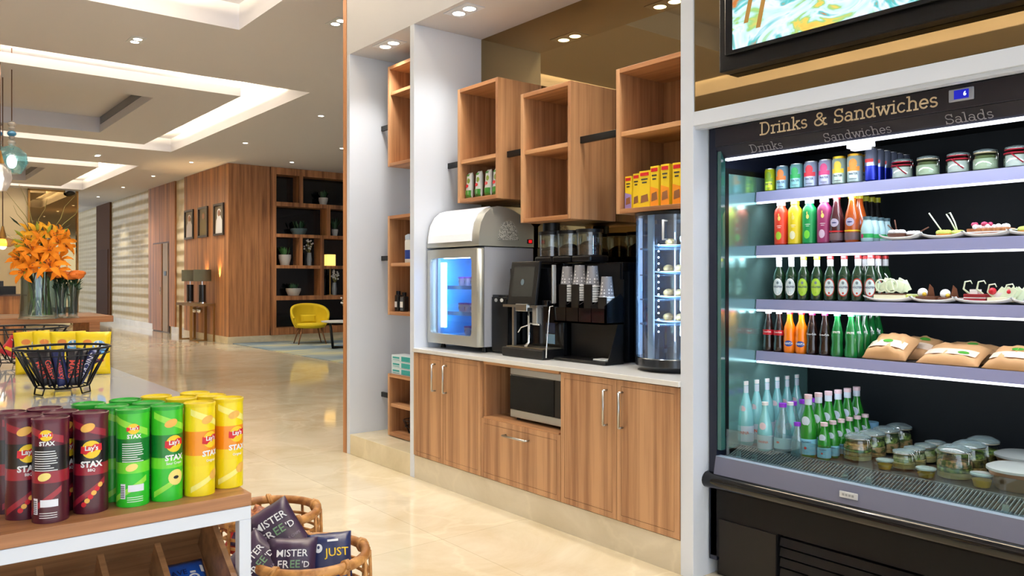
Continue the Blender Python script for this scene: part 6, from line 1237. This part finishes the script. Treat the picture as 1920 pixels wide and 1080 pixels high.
# two slim vases with small orange blooms
for i, (px, lab) in enumerate(((121, 'slim vase of small orange blooms, next to the large vase'), (143, 'slim vase of small orange blooms, farther from the large vase'))):
    p = onZ(px, 597, FZ); x, y = p.x, p.y + .2; r = thing('glass_vase', lab, 'vase', (x, y, FZ)); MB().lathe([(.075, 0), (.05, .02), (.055, .2), (.085, .40), (.08, .40), (.05, .2), (.045, .04), (.0001, .04)], 24, 0, T(x, y, FZ)).build('vase_wall', vg, r)
    b = MB(); rnd = random.Random(i)
    for k in range(22): a = rnd.uniform(0, 6.28); q = rnd.uniform(0, .035); b.tube([(x + q * math.cos(a + 2), y + q * math.sin(a + 2), FZ + .05), (x + q * 1.6 * math.cos(a), y + q * 1.6 * math.sin(a), FZ + .38), (x + q * 3 * math.cos(a), y + q * 3 * math.sin(a), FZ + .47)], .006, 4, 0)
    for k in range(24): a = rnd.uniform(0, 6.28); p0 = Vector((x + .05 * math.cos(a), y + .05 * math.sin(a), FZ + rnd.uniform(.28, .42))); d = Vector((math.cos(a), math.sin(a), .6)).normalized() * .09; s = Vector((-math.sin(a), math.cos(a), 0)) * .018; b.poly([p0, p0 + d * .5 + s, p0 + d, p0 + d * .5 - s], 0)
    o = b.build('stems', [GRD], loc=(x, y, FZ)); tag(o, 'green stems in the ' + lab.split(' of')[0] + ['', ', farther one'][i], 'stems')
    for k in range(11):
        a = rnd.uniform(0, 6.28); q = rnd.uniform(0, .125); b = MB(); c = (x + q * math.cos(a), y + q * math.sin(a), FZ + .475 + rnd.uniform(0, .05)); b.lathe([(.001, -.03), (.034, -.026), (.056, 0), (.05, .026), (.024, .038), (.0001, .03)], 14, 0, T(*c), fn=lambda a, z: 1 + .12 * math.cos(7 * a)); o = b.build('orange_bloom', mat('bloom_orange', (240, 130, 50), .6), loc=c); tag(o, 'small round orange bloom in a slim vase', 'flower', 'small orange blooms in the slim vases')
# ============================================================ PENDANT LAMPS
PGB = glass('pendant_aqua', (180, 222, 226), .3, haze=.12, hazec=(170, 220, 225)); PGC = glass('pendant_clear', (240, 235, 230), .25, haze=.25, hazec=(240, 235, 235)); BLUEB = mat('bead_blue', (60, 130, 180), .15, coat=.5)
def pendant(x, y, zc, rg, label, gm, beads=True, flat=1.0, ceil=4.25, e=12):
    r = thing('pendant_lamp', label, 'pendant lamp', (x, y, zc)); MB().cyl((x, y, ceil - .03), .07, .03, seg=24).build('canopy', BRASS, r); MB().tube([(x, y, ceil - .03), (x, y, zc + rg * flat + (.3 if beads else .1))], .006, 6).build('cord', mat('cord_brown', (90, 60, 44), .6), r)
    if beads:
        b = MB(); z = zc + rg * flat + .04
        for q, mi in ((.045, 1), (.035, 1), (.05, 0), (.035, 1), (.045, 1)): b.ball((x, y, z), q, mi, 14, 8, (1, 1, .75)); z += q * 1.35
        b.build('glass_beads', [BLUEB, PGC], r)
    else: MB().lathe([(.05, 0), (.02, .12), (.012, .16)], 16, 0, T(x, y, zc + rg * flat - .02)).build('neck', BRASS, r)
    b = MB(); b.lathe([(rg * .55, -rg * .95 * flat), (rg * .8, -rg * .6 * flat), (rg, -.1 * rg), (rg * .9, rg * .5 * flat), (rg * .45, rg * .9 * flat), (.03, rg * flat)], 30, 0, T(x, y, zc), fn=lambda a, z: 1 + .03 * math.cos(9 * a + 30 * z)); b.build('globe', gm, r)
    MB().ball((x, y, zc - .02), rg * .32, 0, 14, 10, (1, 1, 1.5)).build('bulb', mat('bulb_glow', (255, 255, 255), .5, emit=(255, 250, 240), es=6), r)
pa = onY(22, 300, 11.3); pendant(pa.x, pa.y, pa.z, .17, 'aqua glass pendant lamp with blue beads above the flowers', PGB)
pb = onY(-4, 296, 11.6); pendant(pb.x, pb.y, pb.z, .15, 'aqua glass pendant lamp cut by the picture edge', PGB)
pc = onY(0, 332, 11.0); pendant(pc.x, pc.y, pc.z, .12, 'clear glass pendant lamp at the picture edge, lowest of the glass ones', PGC, beads=False, flat=1.4)
pd = onY(5, 454, 11.8); pendant(pd.x, pd.y, pd.z, .15, 'small amber glass pendant lamp hanging low on a long cord', glass('pendant_amber', (200, 150, 50), .3, haze=.35, hazec=(210, 160, 60)), beads=False, flat=.4)
# ============================================================ RECEPTION DESK
r = thing('reception_desk', 'wood-fronted reception desk behind the lilies', 'desk', (0, 18.4, 0)); MB().box(-3, 2.30, 18.0, 18.9, 0, 1.08).build('body', TEAK, r); MB().box(-3, 2.34, 17.96, 18.94, 1.08, 1.11).build('top', mat('desk_top_dark', (60, 36, 24), .3), r)
o = MB().box(1.2, 2.20, 18.3, 18.6, 1.111, 1.27).build('receipt_printer', BLACK, loc=(1.8, 18.4, 1.11)); tag(o, 'low black box-shaped equipment on the reception desk', 'equipment')
o = MB().box(1.1, 2.0, 18.35, 18.55, 1.271, 1.37).build('monitor', mat('monitor_black', (14, 14, 16), .3), loc=(1.8, 18.4, 1.27)); tag(o, 'black monitor back on top of the reception equipment', 'monitor')
p = onY(132, 361, 25.6); r = thing('security_camera', 'small black and white dome camera above the tall mirror panel', 'camera', tuple(p)); MB().box(p.x - .12, p.x + .12, 25.55, 25.72, p.z, p.z + .05).build('mount', WHITE, r); MB().ball((p.x, 25.6, p.z - .02), .1, 0, 16, 8, (1.3, 1, .7)).build('dome', BLACK, r)
# ============================================================ PORTRAITS, CONSOLE, LAMPS ON THE WOOD WALL
for i, (px0, px1, lab) in enumerate(((348, 364, 'framed portrait farthest from the wood corner'), (373.5, 391, 'middle one of the three framed portraits'), (402.5, 421, 'framed portrait nearest the wood corner, figure in a white robe'))):
    a = onX(px0, 400, 6.04).y; b_ = onX(px1, 400, 6.04).y; y0, y1 = sorted((a, b_)); z0, z1 = 2.38, 3.09; r = thing('portrait_frame', lab, 'picture', (6.02, (y0 + y1) / 2, z0), group='framed portraits on the wood wall')
    b = MB(); t = .045
    for q in ((y0, y1, z0, z0 + t), (y0, y1, z1 - t, z1), (y0, y0 + t, z0 + t, z1 - t), (y1 - t, y1, z0 + t, z1 - t)): b.box(6.0, 6.038, *q)
    b.build('frame', mat('frame_dark', (40, 28, 20), .4), r); MB().box(6.03, 6.038, y0 + t, y1 - t, z0 + t, z1 - t).build('backing', mat('portrait_bg', (96, 84, 62), .5), r)
    M = frame((6.028, (y0 + y1) / 2, (z0 + z1) / 2), (0, -1, 0), (0, 0, 1)); w_ = (y1 - y0 - .09) / 2; b = MB()
    b.plate([(-w_ * .8, -.31), (w_ * .8, -.31), (w_ * .7, -.02), (w_ * .3, .09), (-w_ * .3, .09), (-w_ * .7, -.02)], .001, 0, M); b.plate(earc(0, .14, w_ * .3, .07, 0, 360, 14)[:-1], .0015, 1, M @ T(0, 0, .001)); b.plate(earc(0, .17, w_ * .42, .07, 0, 180, 10) + [(-w_ * .5, .05)], .001, 0, M)
    b.build('picture', [[mat('robe_pale', (200, 190, 186), .6), mat('robe_olive', (110, 96, 60), .6), mat('robe_white', (232, 230, 226), .6)][i], mat('portrait_skin', (150, 104, 76), .6)], r)
r = thing('console_table', 'brass-coloured console table under the portraits', 'console table', (5.85, 19.0, 0))
MB().box(5.62, 6.02, 18.2, 19.75, .80, .86).build('tabletop', mat('console_bronze', (128, 98, 60), .35, .6), r)
for y in (19.55, 18.75):
    b = MB(); 
    for x in (5.66, 5.98): b.box(x - .03, x + .03, y - .02, y + .02, .02, .80)
    b.box(5.63, 6.01, y - .04, y + .04, 0, .02); b.build('leg', BRASS, r)
MB().box(5.63, 5.66, 18.2, 18.75, 0, .02).box(5.98, 6.01, 18.2, 18.24, 0, .8).build('rail', BRASS, r)
LS_ = mat('lamp_shade_dark', (74, 76, 64), .8); 
for i, y in enumerate((19.27, 18.4)):
    r = thing('table_lamp', ['table lamp on the console, farther from the wood corner', 'table lamp on the console, nearer the wood corner'][i], 'table lamp', (5.82, y, .86), group='dark table lamps on the console')
    MB().cyl((5.80, y, .861), .09, .03, seg=24).build('base', CHROME, r); MB().cyl((5.80, y, .89), .075, .39, seg=24).build('stem', mat('lamp_black', (18, 20, 26), .25), r); MB().cyl((5.80, y, 1.28), .02, .1, seg=12).build('neck', CHROME, r)
    b = MB(); b.open_ends = True; b.lathe([(.185, 1.36), (.185, 1.62)], 28, 0, T(5.80, y, 0), sy=1.15); b.build('lamp_shade', LS_, r)
for i, y in enumerate((18.82, 17.95)):
    l = bpy.data.lights.new('lamp_glow', 'SPOT'); l.energy = 45; l.color = (1, .6, .22); l.spot_size = R(70); l.spot_blend = .8; l.shadow_soft_size = .03; o = bpy.data.objects.new('lamp_glow', l); o.location = (6.0, y, 1.42); o.rotation_euler = (R(180), 0, 0); COL.objects.link(o)
for i, y in enumerate((18.95, 18.6)):
    o = MB().ball((5.8, y, .70), .07, 0, 14, 8, (1, 1, .9)).tube([(5.8, y, .76), (5.8, y, .80)], .01, 5).build('hanging_ball', CHROME, loc=(5.8, y, .7)); tag(o, ['dark metal ball hanging under the console, farther', 'dark metal ball hanging under the console, nearer'][i], 'ornament', 'metal balls under the console')
# ============================================================ DISPLAY SHELVING, ARMCHAIR, SIDE TABLE
r = thing('display_shelving', 'large wooden display shelving with dark glass backs', 'shelving', (8.5, 17.4, .15)); y0, y1 = 17.36, 17.75; XR = 10.7
zs = [.15, .307, .93, 1.027, 1.652, 1.724, 2.36, 2.433, 3.06, 3.154, 3.77, 3.925]
for a, b_ in zip(zs[0::2], zs[1::2]): MB().box(6.97, XR, y0, y1, a, b_).build('shelf_board', TEAK, r)
for x, z0, z1 in ((6.97, .15, 3.925), (XR - .1, .15, 3.925)): MB().box(x, x + .13, y0 - .004, y1, z0, z1).build('upright', TEAK, r)
for x, w_, z0, z1 in ((7.65, .09, 3.154, 3.77), (8.33, .09, 2.433, 3.06), (7.65, .08, 1.724, 2.36), (8.17, .085, 1.027, 2.36), (9.4, .09, .307, 3.77)): MB().box(x, x + w_, y0 + .002, y1, z0, z1).build('divider', TEAK, r)
MB().box(6.99, XR, y1 - .03, y1, .3, 3.78).build('glass_back', mat('dark_glass', (12, 14, 18), .04, .0, spec=.6), r)
MB().box(8.255, 9.4, y0 + .01, y1 - .03, 1.652, 1.724).build('gap_fill', TEAK, r) if False else None
pot = mat('pot_white', (200, 196, 190), .5); potb = mat('pot_bluegrey', (70, 92, 100), .5)
def potted(px, X0, z, rp, hp, label, pm, leaf=.25, n=26, name='potted_plant', up=1.0, lm=GRD):
    p = onY(px, 500, 17.52); x, y = p.x, 17.52; r = thing(name, label, 'plant', (x, y, z)); MB().lathe([(rp * .7, z + .002), (rp, z + hp * .7), (rp, z + hp), (rp * .9, z + hp), (.0001, z + hp - .01)], 24, 0, T(x, y, 0)).build('pot', pm, r); b = MB(); rnd = random.Random(px)
    for k in range(n):
        a = rnd.uniform(0, 6.28); t = rnd.uniform(.1, .7) / up; d = Vector((math.cos(a) * t, math.sin(a) * t * .5, 1)).normalized() * leaf * rnd.uniform(.6, 1); s = Vector((-math.sin(a), math.cos(a), 0)) * .022; q = Vector((x + rp * .5 * math.cos(a), y + rp * .4 * math.sin(a), z + hp - .01)); b.poly([q, q + d * .5 + s, q + d, q + d * .5 - s])
    b.build('leaves', lm, r)
potted(606, 0, 3.154, .11, .17, 'potted plant in a striped white pot on the top shelf', pot, .22); potted(560, 0, 2.433, .19, .14, 'plant in a blue-grey trough on the second shelf', potb, .22); potted(628, 0, 2.433, .075, .16, 'plant in a small tall white pot beside the pillar', pot, .32)
potted(534, 0, 1.724, .14, .24, 'plant in a large white pot on the third shelf', pot, .24, lm=mat('leaf_mid', (60, 110, 50), .5)); potted(550, 0, 1.027, .17, .17, 'trailing plant in a white round pot on the fourth shelf', pot, .14)
def cotton(px, z, h, label, Y=17.52, rr_=.05, n=16):
    p = onY(px, 500, Y); x = p.x; r = thing('flower_vase', label, 'vase', (x, Y, z)); MB().lathe([(rr_, z + .002), (rr_ * 1.2, z + h * .5), (rr_ * .9, z + h), (.0001, z + h - .01)], 18, 0, T(x, Y, 0)).build('vase', mat('vase_grey', (130, 136, 140), .3), r); b = MB(); rnd = random.Random(px)
    for k in range(n): a = rnd.uniform(0, 6.28); q = rnd.uniform(.0, .13); c = (x + q * math.cos(a), Y + .3 * q * math.sin(a), z + h + rnd.uniform(.06, .3)); b.ball(c, .022, 0, 8, 5); b.tube([(x, Y, z + h - .02), c], .004, 4, 1)
    b.build('blossoms', [mat('blossom_white', (236, 232, 230), .7), mat('twig', (150, 140, 80), .7)], r)
cotton(580, 1.724, .3, 'grey vase with white blossoms on the third shelf'); cotton(627, 1.027, .3, 'vase with white blossoms beside the pillar edge', n=24)
p = onY(619, 500, 17.5); r = thing('candle_lamp', 'glowing yellow lamp shade on the shelving beside the pillar', 'lamp', (p.x, 17.5, 1.03)); MB().box(p.x - .1, p.x + .1, 17.42, 17.6, 1.66, 1.99).build('lamp_shade', mat('glow_shade', (250, 210, 120), .6, emit=(250, 196, 100), es=1.0), r); MB().cyl((p.x, 17.51, 1.03), .02, .63, seg=10).cyl((p.x, 17.51, 1.028), .07, .02, seg=18).build('stand', BRASS, r)
# armchair
r = thing('armchair', 'yellow shell armchair with slim wooden legs', 'armchair', (7.42, 16.3, 0), rz=R(-12)); YF = mat('yellow_fabric', (226, 196, 20), .8)
def shell():
    b = local(); na, nz = 24, 8; vs = []; n2 = (na + 1) * (nz + 1)
    for lay in (0, 1):
        for j in range(nz + 1):
            v = j / nz
            for i in range(na + 1):
                u = i / na * 2 - 1; a = R(90) + u * R(118); top = .88 - .30 * abs(u) ** 2.2; z = .36 + (top - .36) * v; q = .30 + .09 * v + .03 * math.sin(math.pi * v) - lay * .045; fl = 1 + .16 * max(0, abs(u) - .65) * v
                vs.append((q * 1.05 * math.cos(a) * fl, q * .9 * math.sin(a), z + (.0 if lay == 0 else -.01 + .015 * (v < .9))))
    fs = []
    for lay in (0, 1):
        for j in range(nz):
            for i in range(na): k = lay * n2 + j * (na + 1) + i; f = (k, k + 1, k + na + 2, k + na + 1); fs.append(f if lay == 0 else tuple(reversed(f)))
    for i in range(na): k = nz * (na + 1) + i; fs.append((k, k + 1, n2 + k + 1, n2 + k))
    for j in range(nz):
        for i in (0, na): k = j * (na + 1) + i; f = (k, k + na + 1, n2 + k + na + 1, n2 + k); fs.append(f)
    b.add(vs, fs, 0, None, True); return b
shell().build('backrest', YF, r)
b = local(); b.lathe([(.02, .34), (.24, .35), (.31, .38), (.32, .42), (.30, .45), (.0001, .465)], 28, 0, T(0, -.04, 0)); b.build('seat', YF, r)
b = local(); b.add(*pillow(.34, .18, .09), 0, facing(0, .17, .54, 0, tilt=R(15)), True); b.build('cushion', YF, r)
for sx_, sy_ in ((-1, -1), (1, -1), (-1, 1), (1, 1)): b = local(); b.tube([(sx_ * .2, sy_ * .16 - .02, .36), (sx_ * .3, sy_ * .24 - .02, 0)], .02, 8, r2=.011); b.build('leg', mat('leg_wood', (130, 84, 48), .5), r)
tx, ty = 7.46, 14.85; r = thing('side_table', 'round white-topped side table with black angled legs', 'side table', (tx, ty, 0)); MB().lathe([(.40, .535), (.42, .545), (.42, .56), (.0001, .562)], 40, 0, T(tx, ty, 0)).build('tabletop', mat('table_white', (224, 224, 220), .3), r)
for a in (0, 90, 180, 270): c, s = math.cos(R(a + 20)), math.sin(R(a + 20)); MB().tube([(tx + .34 * c, ty + .34 * s, .535), (tx + .26 * c, ty + .26 * s, .02)], .028, 4).build('leg', BLACK, r)
MB().tube([(tx + .26 * math.cos(R(20)), ty + .26 * math.sin(R(20)), .02), (tx - .26 * math.cos(R(20)), ty - .26 * math.sin(R(20)), .02)], .02, 4).tube([(tx + .26 * math.cos(R(110)), ty + .26 * math.sin(R(110)), .02), (tx - .26 * math.cos(R(110)), ty - .26 * math.sin(R(110)), .02)], .02, 4).build('foot_bar', BLACK, r)
p = onZ(644, 600, .56); cx2 = tx + .08; r = thing('flower_vase', 'small glass vase with white blossoms on the side table', 'vase', (cx2, ty, .562)); MB().lathe([(.04, .563), (.055, .65), (.04, .78), (.0001, .77)], 16, 0, T(cx2, ty, 0)).build('vase', mat('vase_grey', (130, 136, 140), .3), r); b = MB(); rnd = random.Random(2)
for k in range(18): a = rnd.uniform(0, 6.28); q = rnd.uniform(0, .1); c = (cx2 + q * math.cos(a), ty + q * math.sin(a), .78 + rnd.uniform(.03, .25)); b.ball(c, .02, 0, 8, 5); b.tube([(cx2, ty, .76), c], .003, 4, 1)
b.build('blossoms', [mat('blossom_white', (236, 232, 230), .7), mat('twig', (150, 140, 80), .7)], r)
bpy.context.view_layer.update()
